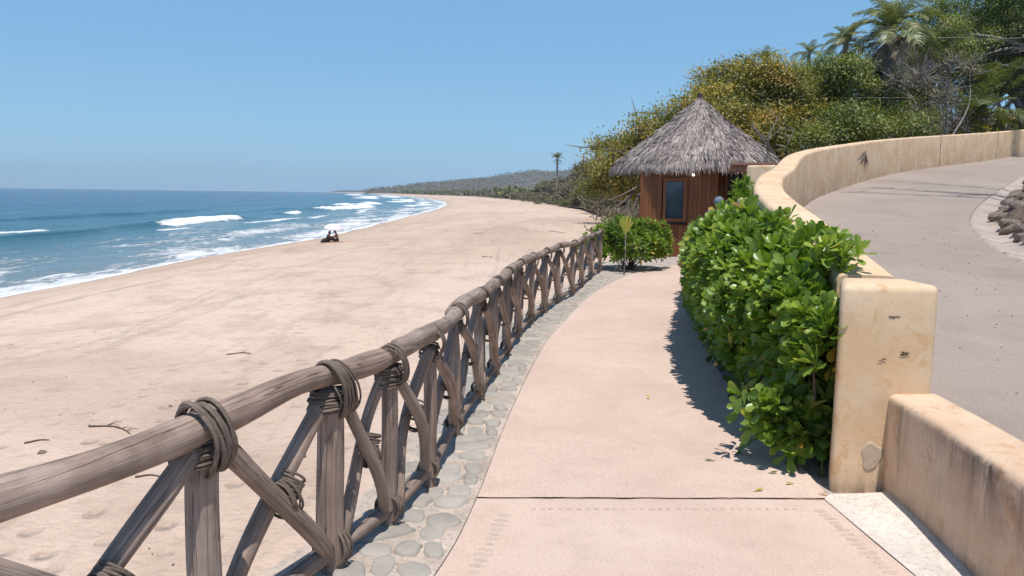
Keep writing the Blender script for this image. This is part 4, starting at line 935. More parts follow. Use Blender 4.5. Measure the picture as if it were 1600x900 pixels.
# pergola beside the hut
pg = empty('pergola', (6.35, 20.25, 0)); tag(pg, 'brown timber pergola with a slatted top shading the hut doorway', 'pergola')
MB().box((-.05, -.85, 2.33), (1.75, .09, .13)).build('beam', M['trim_wood'], pg, smooth=False); MB().box((-.05, .55, 2.33), (1.75, .09, .13)).build('beam', M['trim_wood'], pg, smooth=False)
MB().box((-.05, -.92, 2.425), (1.8, .10, .03)).build('cap_board', M['trim_wood'], pg, smooth=False)
for k in range(13): MB().box((-.87+k*.132, -.14, 2.235), (.045, 1.45, .05)).build('slat', M['trim_wood'], pg, smooth=False)
for x, y in ((.78, -.85), (.78, .55)): MB().box((x, y, 1.11), (.1, .1, 2.3)).build('post', M['frame_wood'], pg, smooth=False)
HAZE = 0.00015
# ------------------------------------------------------------------ trees
def at(px, py, D):
    """world point at forward distance D seen at a photo pixel (used to lay out crowns by distance)"""
    r_ = _f+_r*((px-800)/FPX)-_u*((py-450)/FPX); r_ = r_*(D/r_.y); return np.array([r_.x, r_.y, r_.z+EYE])
def ground(x, y): return float(zland(np.array(float(x)), np.array(float(y))))
KV = np.array([(0, 0, 0), (.42, -.30, .10), (1, 0, 0), (.42, .30, .10)]); KF = np.array([(0, 1, 2, 3)])
def cloud(mb, lobes, org, rng, dens, leaf, sig=.30, per=26, squash=.8, tint=0., lo=0., shell=.55, fine=True):
    """leaf clumps on and inside the lobes of a crown; dens = clumps per square metre of lobe surface"""
    if fine: leaf *= .54; per = int(per*2.9)
    for (c, r) in lobes:
        n = max(4, int(dens*4*math.pi*r*r*squash)); d = rng.normal(size=(n, 3)); d[:, 2] = d[:, 2]*.9+.15; d /= np.linalg.norm(d, axis=1)[:, None]
        rad = r*(1-shell*rng.random(n)**2.2)*(1+.22*rng.normal(size=n)*.6)
        P = c+d*rad[:, None]*np.array([1, 1, squash])
        tn = np.clip(rng.normal(.46+tint, .24, n)+.10*d[:, 2], 0, 1)
        Q = np.repeat(P, per, 0)+rng.normal(size=(n*per, 3))*sig*np.array([1, 1, .55])
        cj = np.repeat(rng.normal(0, .35, (n, 3)), per, 0); dd = np.repeat(d, per, 0); xd = rng.normal(0, .7, (n*per, 3))+dd*.4+np.array([0, 0, -.25]); up = dd*.8+cj+rng.normal(0, .24, (n*per, 3))+np.array([0, 0, .75])
        place_many(mb, KV, KF, Q-org, frame_from(xd, up), leaf*rng.uniform(.6, 1.3, n*per), np.clip(np.repeat(tn, per)+rng.normal(0, .06, n*per), 0, 1))
def limbs(mb, base, tips, r0_, rg, seg=7, bend=.15, nsub=3):
    base = np.array(base, float); ctr = np.mean(tips, 0); fork = base+(ctr-base)*.35
    mb.tube(spline([base-[0, 0, .3], base+(fork-base)*.5+np.array([rg.uniform(-.2, .2), 0, 0]), fork], 8), np.linspace(r0_, r0_*.75, 8), 9, 0, .05, rg.randint(0, 99))
    for t_ in tips:
        t_ = np.array(t_); L_ = np.linalg.norm(t_-fork); m_ = fork+(t_-fork)*.5+np.array([rg.uniform(-1, 1), rg.uniform(-1, 1), rg.uniform(-.2, 1)])*L_*bend
        path = spline([fork, m_, t_], 9); mb.tube(path, np.linspace(r0_*.55, r0_*.10, 9), seg, 0, .05, rg.randint(0, 99))
        for _ in range(nsub):
            i = rg.randint(3, 8); s_ = path[i]; e = s_+np.array([rg.gauss(0, 1), rg.gauss(0, 1), rg.gauss(.1, .6)])*L_*.3
            mb.tube(spline([s_, (s_+e)/2+np.array([0, 0, rg.uniform(-.1, .2)])*L_*.2, e], 5), np.linspace(r0_*.16, r0_*.03, 5), 4, 0, 0, 1, cap=False)
def tree(name, label, cat, pl, D0, mat, dens=3.2, leaf=.24, seed=1, r0_=.2, base=None, group=None, per=26, sig=.30, tint=0., bark='bark', shell=.55, nsub=3, wood_extra=None):
    rng = np.random.default_rng(seed); rg = random.Random(seed); L_ = []
    for l_ in pl:
        px, py, rpx = l_[:3]; D = D0+(l_[3] if len(l_) > 3 else rng.uniform(-1.5, 1.5)); L_.append((at(px, py, D), rpx/FPX*D))
    if base is None:
        c = np.mean([l_[0] for l_ in L_], 0); base = (c[0], D0+.5, ground(c[0], D0+.5))
    o = empty(name, base); tag(o, label, cat, group); org = np.array(base)
    mb = MB(); cloud(mb, L_, org, rng, dens, leaf, sig, per, tint=tint, shell=shell); mb.build('crown', M[mat], o)
    mb = MB(); limbs(mb, (0, 0, 0), [l_[0]-org for l_ in L_], r0_, rg, nsub=nsub)
    if wood_extra: wood_extra(mb, org, rg)
    mb.build('trunk', M[bark], o)
    return o
def hang(mb, org, rg):    # bare twigs drooping over the beach, and grey dead branches above the hut
    for (a_, b_, c_) in (((990, 300), (965, 322), (942, 332)), ((985, 305), (975, 335), (950, 325)), ((1000, 290), (960, 310), (930, 318)), ((1000, 300), (985, 330), (960, 345))):
        P = [at(*a_, 31)-org, at(*b_, 30.6)-org, at(*c_, 30.3)-org]; path = spline(P, 9); mb.tube(path, np.linspace(.05, .012, 9), 5, 0, .05, 3)
        for _ in range(6):
            i = rg.randint(2, 8); e = path[i]+np.array([rg.uniform(-.9, .3), rg.uniform(-.3, .3), rg.uniform(-.5, .35)]); mb.tube([path[i], (path[i]+e)/2+np.array([0, 0, .06]), e], [.014, .009, .004], 4, cap=False)
tree('beach_tree', 'olive leaved tree leaning over the beach left of and behind the hut', 'tree',
     [(925, 292, 20), (948, 262, 30), (940, 228, 15), (978, 232, 30), (975, 285, 30), (1000, 205, 24), (1010, 250, 42), (1035, 190, 28), (1050, 235, 48), (1068, 172, 26), (1090, 200, 45), (1015, 290, 26)], 32, 'olive', 5.2, .22, 41, .26,
     base=(7.4, 33, -.3), wood_extra=hang, tint=-.02)
def deadb(mb, org, rg):
    for (a_, b_, c_) in (((1215, 250), (1190, 215), (1175, 195)), ((1215, 250), (1200, 220), (1215, 185)), ((1240, 250), (1275, 235), (1310, 215)), ((1240, 252), (1230, 230), (1240, 205)), ((1215, 252), (1180, 235), (1160, 222))):
        path = spline([at(*a_, 33)-org, at(*b_, 32.6)-org, at(*c_, 32.5)-org], 9); mb.tube(path, np.linspace(.06, .018, 9), 5, 0, .05, 3)
        for _ in range(9):
            i = rg.randint(2, 8); e = path[i]+np.array([rg.uniform(-.7, .7), rg.uniform(-.3, .3), rg.uniform(-.3, .7)]); mb.tube([path[i], (path[i]+e)/2+np.array([0, 0, .06]), e], [.018, .012, .005], 4, cap=False)
tree('broadleaf_tree', 'yellowish olive tree with a broad domed crown directly behind the thatched roof', 'tree',
     [(1108, 132, 24), (1140, 122, 30), (1175, 113, 30), (1212, 118, 32), (1120, 165, 38), (1165, 160, 46), (1215, 165, 48), (1245, 142, 30), (1185, 210, 44), (1235, 205, 40), (1225, 240, 26), (1140, 205, 40), (1258, 180, 28)], 37, 'olive', 4.6, .24, 42, .3, wood_extra=deadb, tint=.02, bark='grey_bark')
tree('broadleaf_tree', 'dark green rounded tree behind the middle of the curved wall', 'tree',
     [(1262, 115, 24), (1292, 112, 26), (1325, 108, 28), (1362, 112, 26), (1275, 155, 40), (1325, 150, 42), (1372, 150, 38), (1290, 195, 42), (1345, 195, 42), (1395, 180, 32), (1300, 228, 28)], 40, 'green', 4.2, .24, 43, .3, tint=.02)
tree('broadleaf_tree', 'low spreading olive green tree whose foliage meets the top of the curved wall', 'tree',
     [(1265, 222, 24), (1300, 215, 28), (1345, 218, 26), (1390, 205, 28), (1425, 198, 24), (1440, 180, 18), (1365, 190, 28), (1320, 185, 30)], 33, 'green', 5, .20, 44, .18, tint=-.08)
tree('broadleaf_tree', 'small dark tree filling the gap between the domed tree and the palms', 'tree',
     [(1385, 125, 26), (1415, 150, 32), (1410, 190, 30), (1440, 165, 28)], 46, 'green', 3.2, .28, 45, .2, tint=-.05)
def overlimb(mb, org, rg):
    for (a_, b_, c_) in (((1640, 95), (1570, 62), (1500, 52)), ((1630, 90), (1585, 75), (1540, 85)), ((1640, 100), (1600, 105), (1555, 100))):
        path = spline([at(*a_, 42)-org, at(*b_, 41.6)-org, at(*c_, 41.5)-org], 10); mb.tube(path, np.linspace(.14, .03, 10), 6, 0, .05, 3)
        for _ in range(12):
            i = rg.randint(2, 9); e = path[i]+np.array([rg.uniform(-.8, .4), rg.uniform(-.3, .3), rg.uniform(-.4, .6)]); mb.tube([path[i], (path[i]+e)/2, e], [.025, .015, .006], 4, cap=False)
# a bare tree on the bank inside the bend, right of the picture: its long limbs reach over the road and shade it
rt = empty('roadside_tree', (16.5, 14.5, 3.0)); tag(rt, 'bare limbed tree on the inner bank whose branches shade the road bend', 'tree')
mb = MB(); rgt = random.Random(5); og = np.array([16.5, 14.5, 3.0]); mb.tube([(0, 0, -.5), (.1, .1, 2.5), (0, .3, 5)], [.2, .16, .12], 9, 0, .05, 2)
for e_ in ((10.2, 18.6, 8.9), (11.2, 17.4, 9.4), (12.3, 20.2, 9.6), (9.3, 17.3, 8.6)):
    path = spline([(0, .3, 5), (np.array(e_)-og)*np.array([.5, .5, 1])+np.array([0, 0, 1.0]), np.array(e_)-og+np.array([0, 0, 1.2])], 14); mb.tube(path, np.linspace(.09, .025, 14), 6, 0, .05, 3)
    for _ in range(26):
        i = rgt.randint(3, 13); e = path[i]+np.array([rgt.uniform(-1.5, .8), rgt.uniform(-.35, .35), rgt.uniform(-.1, .6)]); mb.tube([path[i], (path[i]+e)/2+np.array([0, 0, .1]), e], [.03, .02, .008], 4, cap=False)
mb.build('trunk', M['grey_bark'], rt)
tree('overhanging_tree', 'bright green fine leaved tree with pale limbs hanging in from the upper right', 'tree',
     [(1452, 32, 22), (1440, 62, 20), (1478, 50, 28), (1475, 12, 26), (1515, 25, 34), (1500, 82, 24), (1545, 62, 26), (1560, 15, 34), (1600, 40, 32), (1640, 10, 45), (1650, 70, 45), (1600, -30, 45), (1520, -30, 40), (1690, 30, 60), (1430, 85, 14), (1565, 95, 18)], 42, 'bright', 4.4, .20, 46, .22,
     base=(29.5, 45, 5.5), per=24, sig=.26, bark='grey_bark', wood_extra=overlimb, shell=.8, nsub=6)
# ---- leafless scrub: many fine twigs with a few dry leaves
def brush(name, label, pl, D0, seed, base=None, mat='brush', dens=2.2, leaf=.13, twigs=520, group=None):
    rng = np.random.default_rng(seed); rg = random.Random(seed); L_ = []
    for px, py, rpx in pl:
        D = D0+rng.uniform(-1.5, 1.5); L_.append((at(px, py, D), rpx/FPX*D))
    if base is None:
        c = np.mean([l_[0] for l_ in L_], 0); base = (c[0], D0, ground(c[0], D0))
    o = empty(name, base); tag(o, label, 'shrub', group); org = np.array(base)
    mb = MB(); cloud(mb, L_, org, rng, dens, leaf, .35, 16, shell=.8); mb.build('crown', M[mat], o)
    mb = MB(); limbs(mb, (0, 0, 0), [l_[0]-org for l_ in L_], .09, rg, nsub=5)
    for _ in range(twigs):
        c, r = rg.choice(L_); d = np.array([rg.gauss(0, 1), rg.gauss(0, 1), rg.gauss(.3, .8)]); d /= np.linalg.norm(d); s_ = c-org+d*r*rg.uniform(0, .6); e = s_+d*r*rg.uniform(.3, .7)+np.array([rg.gauss(0, .2), rg.gauss(0, .2), rg.gauss(.1, .2)])
        mb.tube([s_, (s_+e)/2+np.array([rg.gauss(0, .06)]*3), e], [.022, .016, .007], 3, cap=False)
    mb.build('branches', M['grey_bark'], o); return o
brush('dry_shrub', 'leafless grey brown thicket below the tall palm behind the curved wall', [(1405, 130, 20), (1440, 125, 30), (1470, 160, 34), (1440, 190, 30), (1490, 195, 28)], 35, 51)
brush('dry_shrub', 'leafless grey thicket between the overhanging tree and the young palms', [(1495, 120, 34), (1530, 130, 34), (1570, 110, 36), (1520, 165, 26), (1600, 130, 34)], 43, 52)
brush('dry_shrub', 'orange brown half dead shrub under the overhanging tree', [(1490, 98, 18), (1515, 104, 18), (1478, 150, 20)], 33, 53, mat='olive', twigs=160)
brush('dry_shrub', 'tangled brown thicket beyond the palms at the right edge', [(1560, 70, 40), (1610, 80, 50), (1650, 110, 50), (1500, 60, 36), (1450, 90, 30)], 48, 54, twigs=700)
for k, (pl, D, lab) in enumerate([([(1420, 95, 30), (1465, 80, 36), (1510, 70, 36), (1455, 130, 34)], 58, 'dull green hillside tree behind the tall palm'), ([(1550, 50, 44), (1610, 40, 50), (1660, 70, 50), (1590, 110, 40)], 56, 'dull green hillside tree at the far upper right'), ([(1180, 122, 16), (1215, 116, 14), (1250, 110, 14), (1282, 112, 14)], 60, 'dark green hillside tree showing just over the domed crown')]):
    tree('hillside_tree', lab, 'tree', pl, D, 'green', 2.0 if k < 2 else 5., .34 if k < 2 else .22, 60+k, .25, tint=-.05, sig=.4)

# ---- palms
def frond_mesh(name, mat, seed, start, droop, width=.30, npair=34, dead=False):
    """unit-length frond in the xz plane: start = initial elevation, droop = total bend (radians)"""
    rg = np.random.default_rng(seed); n = 18; a_ = start-droop*(np.linspace(0, 1, n)**1.3); st = 1/(n-1); P = np.zeros((n, 3))
    for i in range(1, n): P[i] = P[i-1]+np.array([math.cos(a_[i-1]), .03*math.sin(i*.4+seed), math.sin(a_[i-1])])*st
    mb = MB(); mb.tube(P, np.linspace(.014, .003, n), 4, 0, cap=False, attr=.8)
    u = np.linspace(.14, .995, npair); c = np.array([np.interp(u, np.linspace(0, 1, n), P[:, k]) for k in range(3)]).T
    tg = np.array([np.interp(u, np.linspace(0, 1, n), np.cos(a_)), u*0, np.interp(u, np.linspace(0, 1, n), np.sin(a_))]).T; nrm = np.cross(tg, [0, 1., 0]); nrm *= np.where(nrm[:, 2:3] < 0, -1, 1)
    for side in (-1, 1):
        L_ = width*np.sin(np.pi*np.clip(u*.86+.10, 0, 1))**.6*rg.uniform(.8, 1.15, npair)
        d = tg*.75+np.array([0, side*1., 0])+nrm*.22+rg.normal(0, .10 if not dead else .25, (npair, 3)); d /= np.linalg.norm(d, axis=1)[:, None]
        t1 = c+d*L_[:, None]*.55; t2 = c+d*L_[:, None]+np.array([0, 0, -.45 if not dead else -1.])*L_[:, None]*.6
        w = .013+0*u; off = tg*w[:, None]
        for i in range(npair):
            V = [c[i]-off[i]*.6, c[i]+off[i]*.6, t1[i]+off[i], t1[i]-off[i], t2[i]+off[i]*.2, t2[i]-off[i]*.2]; mb.add(V, [(0, 1, 2, 3), (3, 2, 4, 5)], attr=float(np.clip(rg.normal(.5, .2), 0, 1)))
    return mb.mesh(name, M[mat])
FR = [frond_mesh('frond', 'palm', k, R(s_), R(d_)) for k, (s_, d_) in enumerate([(78, 60), (62, 80), (45, 95), (25, 95), (5, 80)])]
FG = [frond_mesh('frond', 'palm_fresh', 20+k, R(s_), R(d_), .30, 44) for k, (s_, d_) in enumerate([(82, 55), (66, 75), (48, 90), (28, 90)])]
FD = [frond_mesh('dead_frond', 'palm_dead', 10+k, R(s_), R(d_), .16, 26, True) for k, (s_, d_) in enumerate([(-20, 68), (-45, 42), (5, 90)])]
def palm(label, base, h, L_, seed, nf=20, nd=10, lean=(0, 0), rt=.16, F=FR, group=None, name='palm_tree', up=0.):
    o = empty(name, base); tag(o, label, 'palm', group); rg = random.Random(seed)
    top = np.array([lean[0], lean[1], h]); P = spline([(0, 0, -.3), (lean[0]*.3, lean[1]*.3, h*.5), top], 14)
    MB().tube(P, np.linspace(rt*1.15, rt*.9, 14), 10, 0, .04, seed).build('trunk', M['grey_bark'], o)
    for k in range(nf):
        u = k/nf; mi = min(len(F)-1, int(u*len(F)*(1-up))); s_ = L_*rg.uniform(.82, 1.12)*(.8+.3*u)
        link_mesh('frond', F[mi], o, tuple(top+np.array([0, 0, rg.uniform(-.1, .1)])), (rg.uniform(-.15, .15), rg.uniform(-.12, .12), k*2.4+rg.uniform(-.3, .3)), (s_, s_, s_))
    for k in range(nd):
        s_ = L_*rg.uniform(.6, .95); link_mesh('dead_frond', FD[rg.choice([0, 1, 1, 2])], o, tuple(top+np.array([0, 0, -.15-rg.uniform(0, .5)])), (0, rg.uniform(-.1, .1), k*2.4+rg.uniform(-.5, .5)), (s_, s_, s_))
    return o
def palm_px(label, px, py, D, hgt, L_, seed, **kw):
    p = at(px, py, D); lean = kw.pop('lean', (0, 0)); palm(label, (p[0]-lean[0], p[1]-lean[1], p[2]-hgt), hgt, L_, seed, lean=lean, **kw)
palm_px('tall palm with a shaggy skirt of dead fronds hanging below its crown', 1392, 48, 40, 6.5, 2.7, 71, nf=24, nd=34, rt=.3)
palm_px('round headed palm standing against the sky left of the tall shaggy palm', 1322, 68, 55, 6, 1.95, 72, nf=26, nd=14, rt=.2)
palm_px('palm half hidden behind the domed trees, second from the left', 1264, 84, 62, 6, 1.5, 73, nf=14, nd=5)
palm_px('leftmost hilltop palm with only its top fronds over the domed tree', 1195, 96, 62, 6, 1.5, 74, nf=14, nd=2, up=.4)
palm_px('ragged palm crown poking out behind the upper left of the beach tree', 932, 238, 150, 10, 3.4, 75, nf=12, nd=12)
palm_px('lone tall palm standing above the far beach scrub', 871, 248, 250, 15, 2.9, 76, nf=16, nd=9, rt=.35, up=.4)
palm_px('young palm with big arching fronds just behind the end of the curved wall', 1512, 198, 37, 1.4, 3.0, 77, nf=12, nd=3, rt=.12, F=FG)
palm_px('young palm with a leaning grey stem at the right edge', 1558, 158, 40.5, 2.8, 3.2, 78, nf=15, nd=5, rt=.11, F=FG, lean=(-.9, 0))
palm_px('tall fresh green palm clump at the far right of the wall', 1602, 120, 45, 4.2, 4.0, 79, nf=18, nd=6, rt=.14, F=FG)
# ---- undergrowth on the slope behind the wall
rng = np.random.default_rng(81); mb = MB(); n = 52000
ux = rng.uniform(6, 60, n); uy = rng.uniform(18, 58, n); wly = np.interp(ux, WALL[:, 0], WALL[:, 1], left=-50)
k_ = (uy > wly+1.2) & (ux > XV(uy)+3); ux = ux[k_]; uy = uy[k_]; n = len(ux)
uz = zland(ux, uy)+rng.uniform(0, 1, n)**1.5*(.8+.8*np.clip(fbm(ux, uy, .8, 2, 3)+.5, 0, 2))
place_many(mb, KV, KF, np.column_stack([ux, uy, uz]), frame_from(rng.normal(0, 1, (n, 3)), rng.normal(0, .6, (n, 3))+np.array([0, 0, 1.])), rng.uniform(.2, .42, n), rng.random(n))
tag(mb.build('undergrowth', M['olive']), 'low tangled undergrowth covering the slope behind the curved wall', 'undergrowth', kind='stuff')
# ---- scrub trees along the back of the beach
rg = random.Random(91); rng = np.random.default_rng(91)
SC = []; Y = 62.
while Y < 430:
    for row in ((0, 1) if Y > 115 else (0,)):
        SC.append((Y*rg.uniform(.97, 1.03), row)); 
    Y *= 1.07 if Y < 170 else 1.11
for i, (Y, row) in enumerate(SC):
    x = float(XV(Y))+(1.5 if row == 0 else 9)+rg.uniform(-.8, 2)+(Y/90 if row else 0); h = (rg.uniform(3.4, 5.2) if row == 0 else rg.uniform(6.5, 8.8)); b_ = (x, Y, ground(x, Y)-.2)
    green = row == 1 and rg.random() < .55; o = empty('scrub_tree', b_)
    tag(o, 'leafless grey brown scrub tree in the front row edging the back of the beach' if row == 0 else ('green topped scrub tree behind the grey front row of the beach' if green else 'taller brown scrub tree behind the grey front row of the beach'), 'tree', 'scrub trees along the back of the beach')
    L_ = [(np.array([rg.gauss(0, h*(.36 if row else .6)), rg.gauss(0, h*.3), h*(rg.uniform(.45, .8) if row else rg.uniform(.12, .72))]), h*rg.uniform(.24, .36)) for _ in range(7 if row else 9)]
    mb = MB(); far = Y > 170; cloud(mb, L_, np.zeros(3), rng, .9 if far else 1.5, .55 if far else .34, .5, 16, .8, fine=False, tint=(.42 if green else -.02)); mb.build('crown', M['far_scrub'], o)
    mb = MB(); limbs(mb, (0, 0, 0), [l_[0] for l_ in L_], .16, rg, 4, nsub=4)
    for _ in range(120 if not far else 30):
        c, r = rg.choice(L_); s_ = np.array([c[0]*.5, c[1]*.5, c[2]*.3]); e = c+np.array([rg.gauss(0, .5), rg.gauss(0, .5), rg.gauss(0, .5)])*r; mb.tube([s_, (s_+e)/2+np.array([0, 0, .2]), e], [.05, .035, .015], 3, cap=False)
    mb.build('trunk', M['grey_bark'], o)
rg = random.Random(93)
for i, Y in enumerate(np.geomspace(48, 230, 30)):
    Y = Y*rg.uniform(.98, 1.02); x = float(XV(Y))+rg.uniform(-.6, .6); h = rg.uniform(1.2, 2.6); o = empty('low_bush', (x, Y, ground(x, Y)-.1))
    tag(o, 'low dry grey bush edging the sand before the scrub trees', 'bush', 'low bushes at the back edge of the sand')
    mb = MB(); cloud(mb, [(np.array([rg.gauss(0, h*.8), rg.gauss(0, h*.6), h*rg.uniform(.1, .55)]), h*rg.uniform(.35, .5)) for _ in range(6)], np.zeros(3), rng, 3.2, .26, .35, 14, .8, fine=False, tint=rg.choice([-.02, .1, .4]), shell=.8); mb.build('crown', M['far_scrub'], o)
    mb = MB(); limbs(mb, (0, 0, 0), [np.array([rg.gauss(0, h*.7), rg.gauss(0, h*.5), h*rg.uniform(.4, 1.05)]) for _ in range(7)], .06, rg, 4, nsub=5); mb.build('branches', M['grey_bark'], o)
# ---- far wood and palm grove, one mass
mb = MB(); n = 900; Yf = np.exp(rng.uniform(math.log(380), math.log(1900), n)); xf = XV(Yf)+2+rng.random(n)**1.3*(60+Yf*.10)
for i in range(n):
    Y_, x_ = Yf[i], xf[i]; h = rng.uniform(3, 5.5)*(1+.1*min(1, (x_-XV(Y_))/60)); s_ = .9+Y_/900; k = 34
    if rng.random() < .30:   # palm
        h *= 1.15; t_ = np.array([x_, Y_, -1.5+h]); mb.tube([(x_, Y_, -2), (x_, Y_, -1.5+h*.6), t_], [.3, .3, .3], 4, cap=False, attr=.5)
        az = rng.uniform(0, 6.28, 14); el = rng.uniform(-.7, .9, 14); xd = np.column_stack([np.cos(az)*np.cos(el), np.sin(az)*np.cos(el), np.sin(el)])
        place_many(mb, KV*np.array([1, .6, 1]), KF, np.repeat(t_[None], 14, 0), frame_from(xd, rng.normal(0, .3, (14, 3))+np.array([0, 0, 1.])), rng.uniform(2.4, 3.6, 14), rng.uniform(.72, 1, 14))
    else:
        d = rng.normal(size=(k, 3)); d /= np.linalg.norm(d, axis=1)[:, None]; d[:, 2] = abs(d[:, 2]); P = np.array([x_, Y_, -1.8])+d*np.array([h*.6, h*.6, h*.85])*rng.uniform(.5, 1, k)[:, None]
        tn = rng.choice([.35, .5, .65, .85, .95]); place_many(mb, KV*1.2, KF, P, frame_from(rng.normal(0, 1, (k, 3)), d+rng.normal(0, .3, (k, 3))), rng.uniform(1.2, 2.2, k)*s_, np.clip(tn+rng.normal(0, .1, k), 0, 1))
tag(mb.build('far_wood', M['far_scrub']), 'far off belt of palms and scrub lining the bay below the hills', 'wood', kind='stuff')
# canopy on the distant hill: clumps of crowns
mb = MB(); hl = bpy.data.objects['distant_hill'].data; nv = len(hl.vertices); co = np.empty(nv*3, np.float32); hl.vertices.foreach_get('co', co); co = co.reshape(-1, 3)
idx = rng.choice(nv, 9000); P = co[idx]; P = P[(P[:, 2] > 2) & (P[:, 1] < 2750)]; k = len(P)
place_many(mb, KV*1.0, KF, np.repeat(P, 3, 0)+rng.normal(0, 3, (k*3, 3))*np.array([3, 3, .6])+np.array([0, 0, 0]), frame_from(rng.normal(0, 1, (k*3, 3)), rng.normal(0, .5, (k*3, 3))+np.array([0, -.4, 1.])), rng.uniform(4, 8, k*3), np.repeat(rng.uniform(.1, 1, k), 3))
tag(mb.build('hill_canopy', M['far_scrub']), 'dry tree canopy covering the distant hill', 'wood', kind='stuff')

# ------------------------------------------------------------------ people
def skin(name, joints, edges, radii, mat, parent=None, sub=1):
    names = list(joints); ix = {n_: i for i, n_ in enumerate(names)}
    me = bpy.data.meshes.new(name); me.from_pydata([tuple(joints[n_]) for n_ in names], [(ix[a_], ix[b_]) for a_, b_ in edges], []); me.materials.append(mat)
    o = bpy.data.objects.new(name, me); COL.objects.link(o); o.parent = parent
    md = o.modifiers.new('skin', 'SKIN'); md.use_smooth_shade = True
    sv = me.skin_vertices[0].data
    for i, n_ in enumerate(names):
        r_ = radii[n_]; sv[i].radius = (r_, r_) if not isinstance(r_, tuple) else r_; sv[i].use_root = (i == 0)
    o.modifiers.new('sub', 'SUBSURF').levels = sub; o.modifiers['sub'].render_levels = sub+1
    return o
def figure(root, J, skin_mat, head_dir, scale=1.):
    """J: pelvis chest neck head + l/r shoulder elbow wrist hip knee ankle toe. One continuous skinned body."""
    J = {k: Vector(v) for k, v in J.items()}; hd = Vector(head_dir).normalized()
    J['crown'] = J['head']+Vector((0, 0, .085)); J['chin'] = J['head']+hd*.055-Vector((0, 0, .075)); J['nose'] = J['head']+hd*.115-Vector((0, 0, .01))
    E_ = [('pelvis', 'waist'), ('waist', 'chest'), ('chest', 'neck'), ('neck', 'head'), ('head', 'crown'), ('head', 'chin'), ('head', 'nose')]
    J['waist'] = (J['pelvis']+J['chest'])/2
    r_ = dict(pelvis=(.135, .12), waist=(.12, .10), chest=(.145, .11), neck=.052, head=.088, crown=.06, chin=.04, nose=.016)
    for s_ in 'lr':
        E_ += [('chest', s_+'sh'), (s_+'sh', s_+'el'), (s_+'el', s_+'wr'), (s_+'wr', s_+'palm'), ('pelvis', s_+'hip'), (s_+'hip', s_+'kn'), (s_+'kn', s_+'an'), (s_+'an', s_+'toe')]
        d = (J[s_+'wr']-J[s_+'el']).normalized(); J[s_+'palm'] = J[s_+'wr']+d*.07; side = d.cross(Vector((0, 0, 1))); side = side.normalized() if side.length > .1 else Vector((1, 0, 0))
        r_.update({s_+'sh': .058, s_+'el': .040, s_+'wr': .026, s_+'palm': (.036, .018), s_+'hip': .095, s_+'kn': .058, s_+'an': .036, s_+'toe': (.038, .025)})
        for q_, (o_, l_) in enumerate(((-.03, .07), (-.011, .085), (.009, .08), (.028, .062))):
            a_ = s_+'f%d' % q_; b_ = s_+'g%d' % q_; J[a_] = J[s_+'palm']+side*o_+d*.03; J[b_] = J[a_]+d*l_*.9-Vector((0, 0, .02)); E_ += [(s_+'palm', a_), (a_, b_)]; r_[a_] = .0095; r_[b_] = .007
        a_ = s_+'t0'; J[a_] = J[s_+'wr']+d*.05-side*.05; E_.append((s_+'wr', a_)); r_[a_] = .010
    J2 = {'pelvis': J['pelvis']}; J2.update(J)
    return skin('body', J2, E_, r_, skin_mat, root), J2, r_
def garment(name, J, parts, edges, grow, mat, root, extra=None):
    r0_ = dict(pelvis=.135, waist=.125, chest=.145, neck=.06); 
    rad = {p_: (extra or {}).get(p_, r0_.get(p_, .08))+grow for p_ in parts}
    return skin(name, {p_: J[p_] for p_ in parts}, edges, rad, mat, root)
def hair_cap(root, head, hd, mat, r_=.108, name='hair', low=-.03, grow=1.12):
    bm = bmesh.new(); bmesh.ops.create_icosphere(bm, subdivisions=3, radius=r_); hd = Vector(hd).normalized()
    for v in list(bm.verts):
        if v.co.z < low and v.co.dot(hd) > -.03*1 or v.co.z < -.09: bm.verts.remove(v)
        elif v.co.dot(hd) > .045 and v.co.z < .045: bm.verts.remove(v)
    for v in bm.verts: v.co.z *= grow
    me = bpy.data.meshes.new(name); bm.to_mesh(me); bm.free(); me.materials.append(mat)
    for p_ in me.polygons: p_.use_smooth = True
    o = link_mesh(name, me, root, tuple(Vector(head)+Vector((0, 0, .02)))); md = o.modifiers.new('s', 'SOLIDIFY'); md.thickness = .012; return o
# person at the hut: seen from behind over the hedge
px_ = at(1122, 330, 17.6); p1 = empty('person', (px_[0], px_[1], 0.003), R(-25)); tag(p1, 'person in a grey cap and grey blue shirt standing by the hut doorway, back turned', 'person')
hz_ = -.11
J = dict(pelvis=(0, 0, .86+hz_), chest=(0, .02, 1.22+hz_), neck=(0, .03, 1.42+hz_), head=(0, .05, 1.54+hz_), lsh=(-.19, .02, 1.33+hz_), rsh=(.19, .02, 1.33+hz_), lel=(-.25, .02, 1.06+hz_), rel=(.25, .02, 1.06+hz_), lwr=(-.24, .16, .86+hz_), rwr=(.24, .16, .86+hz_),
         lhip=(-.09, 0, .82+hz_), rhip=(.09, 0, .82+hz_), lkn=(-.10, .03, .42), rkn=(.10, .02, .42), lan=(-.10, 0, .06), ran=(.11, -.02, .06), ltoe=(-.11, .14, .03), rtoe=(.12, .12, .03))
b_, J2, _ = figure(p1, J, M['skin'], (0, 1, 0))
garment('shirt', J2, ['waist', 'pelvis', 'chest', 'lsh', 'lel', 'rsh', 'rel'], [('waist', 'pelvis'), ('waist', 'chest'), ('chest', 'lsh'), ('lsh', 'lel'), ('chest', 'rsh'), ('rsh', 'rel')], .022, M['shirt'], p1, dict(lsh=.066, rsh=.066, lel=.052, rel=.052))
